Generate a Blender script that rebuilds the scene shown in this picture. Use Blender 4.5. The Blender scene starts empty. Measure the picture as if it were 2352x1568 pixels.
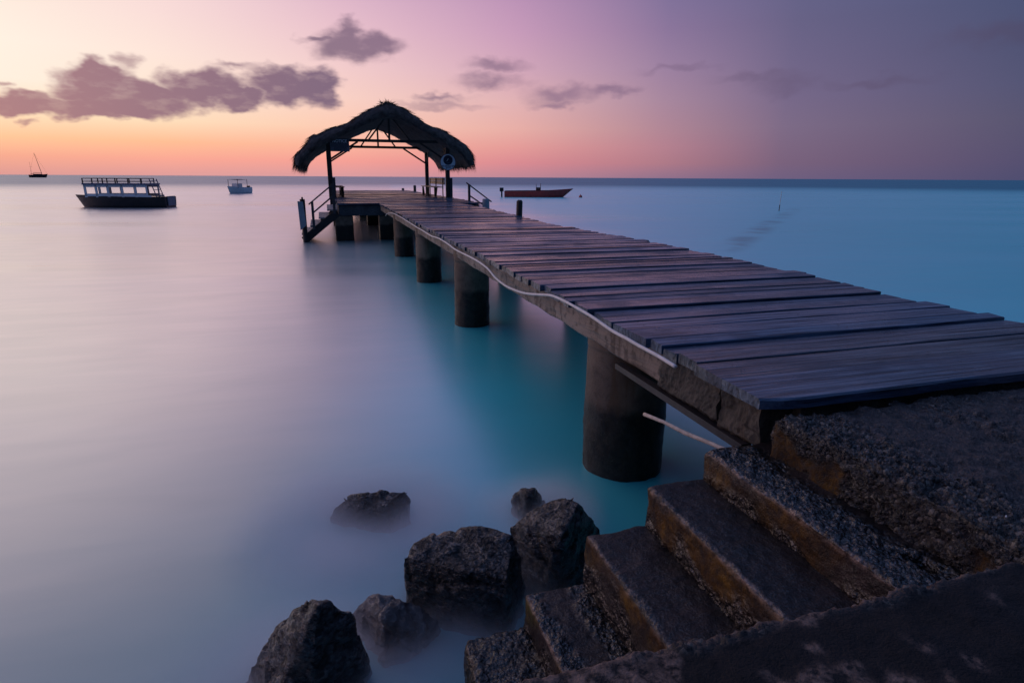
import bpy, bmesh, math, random
import numpy as np
from mathutils import Vector, Matrix, noise as mn
random.seed(7)
rad = math.radians
scene = bpy.context.scene
COL = scene.collection

# ------------------------------------------------------------------ camera (water z=0, pier runs along +Y, deck top z=1.3)
W0, H0, F0 = 2352.0, 1568.0, 1376.0
PITCH, YAW, ROLL = rad(15.3), rad(16.8), math.atan(13 / 2352)
EYE = np.array([0, 0, 2.2])
fw = np.array([math.sin(YAW) * math.cos(PITCH), math.cos(YAW) * math.cos(PITCH), -math.sin(PITCH)])
r0 = np.array([math.cos(YAW), -math.sin(YAW), 0]); u0 = np.cross(r0, fw)
cr = r0 * math.cos(ROLL) + u0 * math.sin(ROLL); cu = -r0 * math.sin(ROLL) + u0 * math.cos(ROLL)
cam_d = bpy.data.cameras.new('camera'); cam = bpy.data.objects.new('camera', cam_d); COL.objects.link(cam)
M = Matrix(((cr[0], cu[0], -fw[0], EYE[0]), (cr[1], cu[1], -fw[1], EYE[1]), (cr[2], cu[2], -fw[2], EYE[2]), (0, 0, 0, 1)))
cam.matrix_world = M
cam_d.sensor_width = 36; cam_d.sensor_fit = 'HORIZONTAL'; cam_d.lens = 36 * F0 / W0
cam_d.clip_start = 0.05; cam_d.clip_end = 60000
scene.camera = cam

def ray(x, y): return fw * F0 + cr * (x - W0 / 2) - cu * (y - H0 / 2)
def at(x, y, z):            # photo pixel (2352 px wide) -> survey point on the level z
    d = ray(x, y); return EYE + d * ((z - EYE[2]) / d[2])
def azel(x, y):
    d = ray(x, y); return math.degrees(math.atan2(d[0], d[1])), math.degrees(math.atan2(d[2], math.hypot(d[0], d[1])))

scene.view_settings.view_transform = 'Standard'; scene.view_settings.look = 'None'
scene.view_settings.exposure = 0; scene.view_settings.gamma = 1
scene.cycles.volume_bounces = 3
scene.cycles.max_bounces = 6
scene.cycles.use_denoising = True

# ------------------------------------------------------------------ node helpers
class NT:
    def __init__(s, tree): s.t = tree; s.n = tree.nodes; s.l = tree.links
    def new(s, ty, **kw):
        n = s.n.new(ty)
        for k, v in kw.items(): setattr(n, k, v)
        return n
    def link(s, a, b): s.l.new(a, b)
    def setin(s, sock, v):
        if isinstance(v, bpy.types.NodeSocket): s.l.new(v, sock)
        elif v is not None: sock.default_value = v
    def math(s, op, a, b=None, c=None, clamp=False):
        n = s.new('ShaderNodeMath', operation=op, use_clamp=clamp)
        for i, v in enumerate((a, b, c)):
            if v is not None: s.setin(n.inputs[i], v)
        return n.outputs[0]
    def vmath(s, op, a, b=None):
        n = s.new('ShaderNodeVectorMath', operation=op)
        s.setin(n.inputs[0], a)
        if b is not None: s.setin(n.inputs[1], b)
        return n.outputs['Value'] if op in ('LENGTH', 'DOT_PRODUCT', 'DISTANCE') else n.outputs[0]
    def maprange(s, v, a, b, c, d, smooth=False):
        n = s.new('ShaderNodeMapRange', interpolation_type='SMOOTHSTEP' if smooth else 'LINEAR')
        for i, x in enumerate((v, a, b, c, d)): s.setin(n.inputs[i], x)
        return n.outputs[0]
    def mix(s, f, a, b, mode='MIX'):
        n = s.new('ShaderNodeMix', data_type='RGBA', blend_type=mode)
        s.setin(n.inputs[0], f)
        for i, v in ((6, a), (7, b)):
            if isinstance(v, (tuple, list)): v = tuple(v[:3]) + (1,)
            s.setin(n.inputs[i], v)
        return n.outputs[2]
    def noise(s, vec, scale, detail=4, rough=.55, dist=0):
        n = s.new('ShaderNodeTexNoise'); s.setin(n.inputs['Vector'], vec)
        n.inputs['Scale'].default_value = scale; n.inputs['Detail'].default_value = detail
        n.inputs['Roughness'].default_value = rough; n.inputs['Distortion'].default_value = dist
        return n.outputs[0]
    def voronoi(s, vec, scale, feature='F1'):
        n = s.new('ShaderNodeTexVoronoi', feature=feature); s.setin(n.inputs['Vector'], vec); n.inputs['Scale'].default_value = scale
        return n.outputs[0]
    def ramp(s, fac, stops, interp='LINEAR'):
        n = s.new('ShaderNodeValToRGB'); e = n.color_ramp.elements; n.color_ramp.interpolation = interp
        while len(e) < len(stops): e.new(0.5)
        for el, (p, c) in zip(e, sorted(stops, key=lambda q: q[0])):
            el.position = p; el.color = (c, c, c, 1) if isinstance(c, (int, float)) else tuple(c[:3]) + (1,)
        s.setin(n.inputs[0], fac); return n.outputs[0]
    def scale(s, vec, xyz):
        n = s.new('ShaderNodeMapping'); s.setin(n.inputs[0], vec); n.inputs['Scale'].default_value = xyz; return n.outputs[0]
    def bump(s, h, strength, dist, normal=None):
        n = s.new('ShaderNodeBump'); s.setin(n.inputs['Height'], h); n.inputs['Strength'].default_value = strength
        n.inputs['Distance'].default_value = dist
        if normal is not None: s.setin(n.inputs['Normal'], normal)
        return n.outputs[0]

def lin(c): return tuple(((v / 255) / 12.92 if v / 255 <= .04045 else ((v / 255 + .055) / 1.055) ** 2.4) for v in c)

# ------------------------------------------------------------------ dusk sky
SUN_AZ = -27.0
world = bpy.data.worlds.new('World'); scene.world = world; world.use_nodes = True
T = NT(world.node_tree); T.n.clear()
tc = T.new('ShaderNodeTexCoord'); gen = tc.outputs['Generated']
sep = T.new('ShaderNodeSeparateXYZ'); T.link(gen, sep.inputs[0])
flat = T.vmath('NORMALIZE', T.vmath('MULTIPLY', gen, (1, 1, 0)))
dot = T.vmath('DOT_PRODUCT', flat, (math.sin(rad(SUN_AZ)), math.cos(rad(SUN_AZ)), 0))
dpos = T.math('DIVIDE', T.math('ARCCOSINE', T.math('MINIMUM', T.math('MAXIMUM', dot, -1), 1)), math.pi)
el = T.math('MULTIPLY', T.math('ARCSINE', sep.outputs[2]), 180 / math.pi)
az = T.math('MULTIPLY', T.math('ARCTAN2', sep.outputs[0], sep.outputs[1]), 180 / math.pi)
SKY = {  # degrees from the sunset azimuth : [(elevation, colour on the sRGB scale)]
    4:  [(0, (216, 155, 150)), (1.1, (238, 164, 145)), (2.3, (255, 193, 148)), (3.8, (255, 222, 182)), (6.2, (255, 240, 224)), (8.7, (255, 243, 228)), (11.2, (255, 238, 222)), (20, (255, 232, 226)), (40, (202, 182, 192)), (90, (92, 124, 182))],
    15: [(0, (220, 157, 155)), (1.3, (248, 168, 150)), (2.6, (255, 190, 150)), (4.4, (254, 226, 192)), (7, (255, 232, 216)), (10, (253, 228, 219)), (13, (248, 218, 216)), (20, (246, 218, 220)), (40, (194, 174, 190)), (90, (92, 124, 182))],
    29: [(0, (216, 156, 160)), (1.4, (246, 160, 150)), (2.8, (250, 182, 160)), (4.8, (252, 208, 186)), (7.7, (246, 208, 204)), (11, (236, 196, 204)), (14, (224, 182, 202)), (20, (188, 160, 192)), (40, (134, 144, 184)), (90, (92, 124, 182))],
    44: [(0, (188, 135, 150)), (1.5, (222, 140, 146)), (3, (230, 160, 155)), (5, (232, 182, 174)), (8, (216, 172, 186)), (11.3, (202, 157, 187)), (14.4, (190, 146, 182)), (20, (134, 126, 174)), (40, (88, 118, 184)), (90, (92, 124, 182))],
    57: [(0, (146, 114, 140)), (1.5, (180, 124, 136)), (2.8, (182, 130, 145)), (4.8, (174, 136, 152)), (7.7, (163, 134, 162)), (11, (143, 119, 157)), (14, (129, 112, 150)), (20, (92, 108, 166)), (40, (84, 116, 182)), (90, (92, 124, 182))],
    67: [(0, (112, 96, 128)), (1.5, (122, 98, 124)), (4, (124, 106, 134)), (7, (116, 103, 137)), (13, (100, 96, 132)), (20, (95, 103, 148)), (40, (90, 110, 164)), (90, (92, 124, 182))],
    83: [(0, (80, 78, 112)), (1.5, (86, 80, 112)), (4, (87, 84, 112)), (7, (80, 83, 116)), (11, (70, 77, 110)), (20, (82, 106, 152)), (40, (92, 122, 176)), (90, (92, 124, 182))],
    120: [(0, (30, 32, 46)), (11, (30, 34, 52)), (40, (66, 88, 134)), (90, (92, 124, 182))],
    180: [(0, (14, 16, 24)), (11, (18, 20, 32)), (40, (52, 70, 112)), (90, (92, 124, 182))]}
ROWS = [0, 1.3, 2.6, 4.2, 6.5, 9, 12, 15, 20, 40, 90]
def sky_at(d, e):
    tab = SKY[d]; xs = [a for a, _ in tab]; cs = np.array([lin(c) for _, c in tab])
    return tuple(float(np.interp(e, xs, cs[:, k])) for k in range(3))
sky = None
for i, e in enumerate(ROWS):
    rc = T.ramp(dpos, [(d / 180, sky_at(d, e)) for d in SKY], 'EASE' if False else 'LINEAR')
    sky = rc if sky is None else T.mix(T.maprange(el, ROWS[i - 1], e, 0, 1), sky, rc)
# clouds: soft banks far out over the sea
ce = T.new('ShaderNodeCombineXYZ'); T.link(az, ce.inputs[0]); T.link(el, ce.inputs[1])
pos = ce.outputs[0]
warp = T.new('ShaderNodeTexNoise'); T.link(T.scale(pos, (.56, 1.0, 1)), warp.inputs['Vector']); warp.inputs['Scale'].default_value = .8; warp.inputs['Detail'].default_value = 3.2
wv = T.vmath('MULTIPLY', T.vmath('SUBTRACT', warp.outputs['Color'], (.5, .5, .5)), (3.2, 2.3, 0))
wpos = T.vmath('ADD', pos, wv)
def cloud_group(blobs, src, lo, hi):
    m = None
    for x, y, rx, ry in blobs:
        a, e = azel(x, y); a2, _ = azel(x + rx, y); _, e2 = azel(x, y - ry)
        dd = T.vmath('LENGTH', T.vmath('MULTIPLY', T.vmath('SUBTRACT', src, (a, e, 0)), (1 / abs(a2 - a), 1 / abs(e2 - e), 1)))
        m = dd if m is None else T.new_smin(m, dd)
    return T.maprange(m, hi, lo, 0, 1, True)
def smin(a, b): return T.math('SMOOTH_MIN', a, b, .25)
T.new_smin = smin
main = cloud_group([(230, 205, 95, 62), (225, 172, 52, 42), (110, 240, 125, 30), (330, 226, 125, 40), (250, 250, 130, 22), (470, 204, 105, 46), (545, 224, 70, 34), (660, 198, 90, 46), (735, 205, 52, 50), (20, 243, 50, 26)], wpos, .64, 1.20)
mid = cloud_group([(800, 108, 90, 38), (862, 104, 62, 32), (800, 78, 34, 30), (730, 92, 50, 12)], wpos, .38, 1.32)
small = cloud_group([(1130, 189, 72, 20), (1140, 150, 62, 15), (1290, 218, 72, 22), (1395, 210, 62, 15), (1280, 238, 55, 10), (1010, 225, 60, 9), (300, 147, 26, 16), (540, 155, 46, 9), (4, 195, 16, 10), (65, 283, 20, 7)], wpos, .1, 1.6)
faint = cloud_group([(1555, 158, 70, 9), (1740, 180, 90, 11), (1800, 196, 62, 20), (2010, 187, 110, 12), (2300, 84, 130, 22), (1010, 243, 90, 8)], wpos, .0, 1.8)
ccol = T.ramp(dpos, [(0, lin((176, 128, 132))), (15 / 180, lin((148, 112, 128))), (27 / 180, lin((124, 100, 124))), (50 / 180, lin((132, 104, 134))), (65 / 180, lin((104, 88, 118))), (84 / 180, lin((74, 68, 96))), (1, lin((40, 42, 64)))])
puff = T.noise(T.scale(pos, (.5, 1.3, 1)), .9, 4, .55)
lit = T.mix(.5, ccol, sky)
ccol = T.mix(T.maprange(puff, .48, .72, 0, .28, True), ccol, lit)
sky = T.mix(T.math('MULTIPLY', main, .97), sky, ccol)
sky = T.mix(T.math('MULTIPLY', mid, .88), sky, ccol)
sky = T.mix(T.math('MULTIPLY', small, .72), sky, ccol)
sky = T.mix(T.math('MULTIPLY', faint, .5), sky, ccol)
nish = T.new('ShaderNodeTexSky', sky_type='NISHITA'); nish.sun_disc = False
nish.sun_elevation = rad(0.5); nish.sun_rotation = rad(SUN_AZ); nish.air_density = 1; nish.dust_density = 1
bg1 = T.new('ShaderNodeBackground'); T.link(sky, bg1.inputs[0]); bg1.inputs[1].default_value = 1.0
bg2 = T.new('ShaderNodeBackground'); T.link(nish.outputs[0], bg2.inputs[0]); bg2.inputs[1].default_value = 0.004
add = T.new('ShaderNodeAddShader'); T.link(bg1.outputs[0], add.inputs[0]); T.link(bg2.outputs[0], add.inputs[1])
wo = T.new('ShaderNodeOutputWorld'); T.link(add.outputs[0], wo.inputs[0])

# the last warm light from the sunset
sd = bpy.data.lights.new('sun', 'SUN'); sd.energy = 0.25; sd.angle = rad(36); sd.color = (1, .68, .55)
so = bpy.data.objects.new('sun', sd); COL.objects.link(so)
so.rotation_euler = Vector((math.sin(rad(-80)), math.cos(rad(-80)), math.tan(rad(12)))).to_track_quat('Z', 'Y').to_euler()

# ------------------------------------------------------------------ materials
def mat(name):
    m = bpy.data.materials.new(name); m.use_nodes = True
    t = NT(m.node_tree); t.n.clear()
    out = t.new('ShaderNodeOutputMaterial'); b = t.new('ShaderNodeBsdfPrincipled'); t.link(b.outputs[0], out.inputs[0]); b.inputs['Specular IOR Level'].default_value = .3
    return m, t, b, out
def obco(t): return t.new('ShaderNodeTexCoord').outputs['Object']

def simple(name, col, rough=.6, var=.35, scale=9, bump=.1, bdist=.01, spec=.5, metallic=0):
    m, t, b, _ = mat(name); co = obco(t)
    n = t.noise(co, scale, 5, .6)
    dark = tuple(c * (1 - var) for c in col); lite = tuple(min(1, c * (1 + var)) for c in col)
    t.setin(b.inputs['Base Color'], t.ramp(n, [(.3, dark), (.7, lite)]))
    t.setin(b.inputs['Roughness'], t.maprange(n, .3, .7, max(.05, rough - .1), min(1, rough + .1)))
    b.inputs['Specular IOR Level'].default_value = spec; b.inputs['Metallic'].default_value = metallic
    if bump: t.setin(b.inputs['Normal'], t.bump(t.noise(co, scale * 4, 5, .65), bump, bdist))
    return m

def wood_deck():
    m, t, b, _ = mat('wet_deck_wood'); co = obco(t)
    isl = t.new('ShaderNodeNewGeometry').outputs['Random Per Island']
    off = t.new('ShaderNodeCombineXYZ'); t.link(t.math('MULTIPLY', isl, 37.0), off.inputs[0]); t.link(t.math('MULTIPLY', isl, 11.0), off.inputs[2])
    v = t.vmath('ADD', co, off.outputs[0])
    grain = t.noise(t.scale(v, (1.3, 42, 20)), 1.0, 6, .65, .6)
    fine = t.noise(t.scale(v, (3, 170, 60)), 1.0, 3, .6)
    blotch = t.noise(v, 1.4, 5, .6)
    wet = t.noise(co, .85, 4, .55)
    base = t.ramp(grain, [(.34, (.008, .014, .026)), (.5, (.034, .068, .125)), (.66, (.075, .135, .22))])
    tone = t.maprange(isl, 0, 1, .45, 1.5)
    base = t.mix(1, base, t.mix(0, tone, tone), 'MULTIPLY')
    worn = t.maprange(blotch, .50, .64, 0, .6, True)
    base = t.mix(worn, base, (.13, .14, .18))
    t.setin(b.inputs['Base Color'], base)
    r = t.math('ADD', t.maprange(wet, .4, .6, .20, .46), t.math('MULTIPLY', grain, .12))
    t.setin(b.inputs['Roughness'], r); b.inputs['Specular IOR Level'].default_value = .05
    b.inputs['Coat IOR'].default_value = 1.75
    cw = t.math('ADD', t.math('MULTIPLY', wet, .55), t.math('MULTIPLY', isl, .25))
    t.setin(b.inputs['Coat Roughness'], t.maprange(cw, .30, .55, .10, .40)); t.setin(b.inputs['Coat Weight'], t.math('MULTIPLY', t.maprange(worn, 0, .5, 1, .3), t.math('MULTIPLY', t.maprange(grain, .36, .60, .35, 1), t.maprange(fine, .4, .6, .7, 1))))
    crack = t.ramp(t.noise(t.scale(v, (.7, 26, 12)), 1.0, 4, .7, 1.2), [(.30, 0.0), (.40, 1.0)])
    h = t.math('ADD', t.math('MULTIPLY', grain, .8), t.math('ADD', t.math('MULTIPLY', fine, .3), t.math('MULTIPLY', crack, .55)))
    nb = t.bump(h, 1.0, .016); t.setin(b.inputs['Normal'], nb); t.setin(b.inputs['Coat Normal'], t.bump(h, .3, .012))
    return m

def concrete(name, c1, c2, stain=None, coat=0, pit=.75, rubk=1.0, bd=.012, rough=.75, bs=.5, scale=3.0, marine=False, agg=False, wear=False):
    """weathered concrete; marine = dark wet growth below the tide mark (a world height); wear = reads the wear masks of the mesh"""
    m, t, b, _ = mat(name); co = obco(t)
    g = t.new('ShaderNodeNewGeometry').outputs['Position']
    n1 = t.noise(g, scale, 6, .62); n2 = t.noise(g, scale * 9, 5, .65); n3 = t.noise(g, scale * 40, 3, .6)
    col = t.ramp(n1, [(.36, c1), (.62, c2)])
    col = t.mix(t.maprange(n2, .52, .64, 0, pit), col, tuple(c * .35 for c in c1))
    rgh = t.maprange(n1, .3, .7, rough - .15, rough + .12)
    h = t.math('ADD', t.math('MULTIPLY', n2, .7), t.math('MULTIPLY', n3, .4))
    if stain:
        streak = t.noise(t.scale(g, (7, 7, .7)), 1.0, 5, .6)
        col = t.mix(t.maprange(streak, .5, .7, 0, .8, True), col, stain)
    if agg:
        peb = t.voronoi(g, 75); pc = t.new('ShaderNodeTexVoronoi'); t.link(g, pc.inputs['Vector']); pc.inputs['Scale'].default_value = 75
        tint = t.ramp(t.math('FRACT', t.math('MULTIPLY', t.vmath('LENGTH', pc.outputs['Color']), 3.7)), [(0, (.006, .006, .008)), (.5, tuple(c * rubk for c in (.020, .019, .020))), (.85, tuple(c * rubk for c in (.05, .046, .042))), (1, tuple(c * rubk for c in (.17, .15, .13)))])
        if wear:
            at_ = t.new('ShaderNodeAttribute', attribute_name='rubble').outputs['Fac']
            k = at_
        else:
            k = t.maprange(t.noise(g, 2.2, 4, .6), .35, .6, .25, 1, True)
        col = t.mix(t.math('MULTIPLY', k, .72), col, tint); wetk = k
        h = t.math('ADD', h, t.math('MULTIPLY', t.math('MULTIPLY', t.math('SUBTRACT', 1, peb), k), .7))
        rgh = t.math('SUBTRACT', rgh, t.math('MULTIPLY', k, .36))
    oc = None
    if wear:
        oc = t.new('ShaderNodeAttribute', attribute_name='algae').outputs['Fac']
        ocol = t.ramp(t.noise(t.scale(g, (6, 6, 3)), 1.5, 5, .6), [(.30, (.012, .007, .004)), (.42, (.06, .026, .004)), (.55, (.12, .055, .005)), (.74, (.19, .098, .010))])
        zs_ = t.new('ShaderNodeSeparateXYZ'); t.link(g, zs_.inputs[0])
        ocol = t.mix(t.maprange(zs_.outputs[2], .72, .52, 0, .85), ocol, t.mix(.5, ocol, (.03, .06, .008)))
        col = t.mix(t.math('MULTIPLY', oc, t.maprange(n2, .38, .58, .25, 1)), col, ocol)
        wh = t.new('ShaderNodeAttribute', attribute_name='edge').outputs['Fac']
        col = t.mix(t.math('MULTIPLY', wh, t.maprange(n2, .4, .62, 0, 1)), col, (.34, .225, .18))
    if marine:
        z = t.new('ShaderNodeSeparateXYZ'); t.link(g, z.inputs[0])
        zz = t.math('ADD', z.outputs[2], t.math('MULTIPLY', t.math('SUBTRACT', n1, .5), .22))
        k = t.maprange(zz, .50, .60, 1, 0, True)
        growth = t.ramp(n2, [(.35, (.006, .006, .006)), (.65, (.026, .021, .014))])
        col = t.mix(k, col, growth)
        sp = t.maprange(t.voronoi(g, 38), .10, .17, 1, 0); sp = t.math('MULTIPLY', sp, t.maprange(n1, .47, .6, 0, .9, True))
        col = t.mix(t.math('MULTIPLY', sp, t.maprange(zz, .05, .5, .9, .25)), col, (.13, .12, .10))
        rgh = t.math('SUBTRACT', rgh, t.math('MULTIPLY', k, .2))
    t.setin(b.inputs['Base Color'], col); t.setin(b.inputs['Roughness'], rgh)
    nb = t.bump(h, bs, bd); t.setin(b.inputs['Normal'], nb)
    if coat:
        t.setin(b.inputs['Coat Normal'], nb); b.inputs['Coat IOR'].default_value = 1.9
        w_ = t.maprange(wetk, 0, 1, coat, 1.0) if agg else coat
        w_ = t.math('MULTIPLY', w_, t.math('MULTIPLY', t.maprange(n3, .40, .62, .03, 1), t.maprange(n2, .36, .58, .25, 1)))
        t.setin(b.inputs['Coat Weight'], t.math('MULTIPLY', w_, t.maprange(oc, 0, 1, 1, .15)) if oc is not None else w_)
        r_ = t.maprange(n1, .3, .7, .14, .42)
        t.setin(b.inputs['Coat Roughness'], t.math('MULTIPLY', r_, t.maprange(wetk, 0, 1, 1, .5)) if agg else r_)
    return m

def rock_mat(name, c1, c2, rough=.38):
    m, t, b, _ = mat(name); co = obco(t)
    n1 = t.noise(co, 3.5, 6, .6, .5); n2 = t.noise(co, 14, 6, .65, .8); n3 = t.noise(t.scale(co, (1, 1, 1.7)), 42, 5, .65, 1.0)
    col = t.ramp(n1, [(.36, c1), (.62, c2)])
    col = t.mix(t.maprange(n2, .56, .68, 0, .6), col, tuple(min(1, c * 2.0) for c in c2))
    t.setin(b.inputs['Base Color'], col)
    t.setin(b.inputs['Roughness'], t.maprange(n2, .3, .7, rough - .1, rough + .14))
    h = t.math('ADD', t.math('MULTIPLY', n2, 1.0), t.math('MULTIPLY', n3, .8))
    nb = t.bump(h, .6, .04); t.setin(b.inputs['Normal'], nb); t.setin(b.inputs['Coat Normal'], nb); t.setin(b.inputs['Coat Weight'], t.math('MULTIPLY', t.maprange(n3, .40, .60, .1, 1), t.maprange(n2, .36, .56, .3, 1))); b.inputs['Coat IOR'].default_value = 2.1; b.inputs['Coat Roughness'].default_value = .10
    b.inputs['Specular IOR Level'].default_value = .1
    return m

def water_mat():
    m = bpy.data.materials.new('sea_water'); m.use_nodes = True; t = NT(m.node_tree); t.n.clear()
    out = t.new('ShaderNodeOutputMaterial')
    g = t.new('ShaderNodeNewGeometry').outputs['Position']
    sx = t.new('ShaderNodeSeparateXYZ'); t.link(g, sx.inputs[0])
    dist = t.vmath('LENGTH', g)
    rot = t.new('ShaderNodeMapping'); t.link(g, rot.inputs[0]); rot.inputs['Rotation'].default_value = (0, 0, rad(16))
    gv = rot.outputs[0]
    streak = t.noise(t.scale(gv, (.035, .16, 1)), 1.0, 5, .55, .4)
    swell = t.noise(t.scale(gv, (.35, 1.2, 1)), 1.0, 4, .5, .5)
    swirl = t.noise(t.scale(gv, (.9, 2.2, 1)), 1.2, 4, .5, 1.2)
    # sandy shallows give way to deeper blue water beyond the reef
    deep = t.maprange(t.math('ADD', dist, t.math('MULTIPLY', t.math('SUBTRACT', streak, .5), 70)), 95, 215, 0, 1, True)
    near = t.ramp(swell, [(.25, (.07, .34, .36)), (.75, (.085, .39, .41))])
    sand = t.ramp(swell, [(.25, (.02, .86, .95)), (.75, (.03, .92, 1.0))])       # pale sand flats right of the jetty
    shal = t.mix(t.math('MULTIPLY', t.maprange(sx.outputs[1], 2.5, 6.5, .3, 1, True), t.maprange(t.math('ADD', sx.outputs[0], t.math('MULTIPLY', sx.outputs[1], -.10)), -1.3, .9, 0, 1, True)), near, sand)
    col = t.mix(deep, shal, (.008, .26, .36))
    # patches of weed on the sea bed
    pv = t.vmath('SUBTRACT', g, (12, 16.4, 0))
    rw = t.new('ShaderNodeMapping'); t.link(pv, rw.inputs[0]); rw.inputs['Rotation'].default_value = (0, 0, -math.atan2(19.5, 19.5))
    ws = t.new('ShaderNodeSeparateXYZ'); t.link(rw.outputs[0], ws.inputs[0])
    band = t.math('MULTIPLY', t.maprange(t.math('ABSOLUTE', ws.outputs[1]), .1, .8, 1, 0, True), t.math('MULTIPLY', t.maprange(ws.outputs[0], -1, 1, 0, 1), t.maprange(ws.outputs[0], 12, 32, 1, .3)))
    weed = t.math('MULTIPLY', band, t.maprange(t.noise(rw.outputs[0], .38, 3, .5), .42, .58, .1, 1, True))
    weed = t.math('MULTIPLY', t.math('MULTIPLY', weed, t.maprange(ws.outputs[0], 32, 36, 1, 0)), .55)
    col = t.mix(weed, col, (.02, .13, .14))
    nrm = t.bump(t.math('ADD', swell, t.math('MULTIPLY', swirl, .4)), .018, .25)
    dif = t.new('ShaderNodeBsdfDiffuse'); t.link(col, dif.inputs[0])
    gl = t.new('ShaderNodeBsdfGlossy'); gl.distribution = 'GGX'; gl.inputs['Color'].default_value = (.97, .96, 1, 1)
    t.setin(gl.inputs['Roughness'], t.maprange(streak, .3, .7, .25, .36)); t.link(nrm, gl.inputs['Normal'])
    lw = t.new('ShaderNodeLayerWeight'); lw.inputs[0].default_value = .5
    fac = t.ramp(lw.outputs['Facing'], [(0, .05), (.28, .15), (.45, .275), (.66, .60), (.78, .80), (.86, .92), (1, .96)])
    fac = t.math('MULTIPLY', fac, t.maprange(deep, 0, 1, 1, .42))
    fac = t.math('MULTIPLY', fac, t.maprange(streak, .3, .7, .93, 1.05), clamp=True)
    side = t.math('ADD', sx.outputs[0], t.math('MULTIPLY', sx.outputs[1], -.16))
    fac = t.math('MULTIPLY', fac, t.maprange(t.math('ADD', side, t.math('MULTIPLY', t.math('SUBTRACT', streak, .5), 5)), 1.5, 9, 1, .58, True))   # breeze-ruffled water right of the jetty
    jetty_refl = t.math('MULTIPLY', t.maprange(sx.outputs[0], -2.4, .4, 0, 1, True), t.maprange(sx.outputs[0], 2.5, 5, 1, 0, True))
    jetty_refl = t.math('MULTIPLY', jetty_refl, t.maprange(sx.outputs[1], 16, 26, 1, 0, True))
    fac = t.math('MULTIPLY', fac, t.maprange(jetty_refl, 0, 1, 1, .74))      # sky reflection cut here, widening the jetty's dark teal reflection
    drift = t.new('ShaderNodeMapping'); t.link(g, drift.inputs[0]); drift.inputs['Rotation'].default_value = (0, 0, rad(38)); drift.inputs['Scale'].default_value = (.55, 2.6, 1)
    fac = t.math('MULTIPLY', fac, t.maprange(t.noise(drift.outputs[0], 1.0, 5, .55, .5), .3, .7, .945, 1.05))
    fac = t.math('MULTIPLY', fac, t.maprange(weed, 0, 1, 1, .7))
    mx = t.new('ShaderNodeMixShader'); t.link(fac, mx.inputs[0]); t.link(dif.outputs[0], mx.inputs[1]); t.link(gl.outputs[0], mx.inputs[2])
    t.link(mx.outputs[0], out.inputs[0])
    return m

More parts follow.
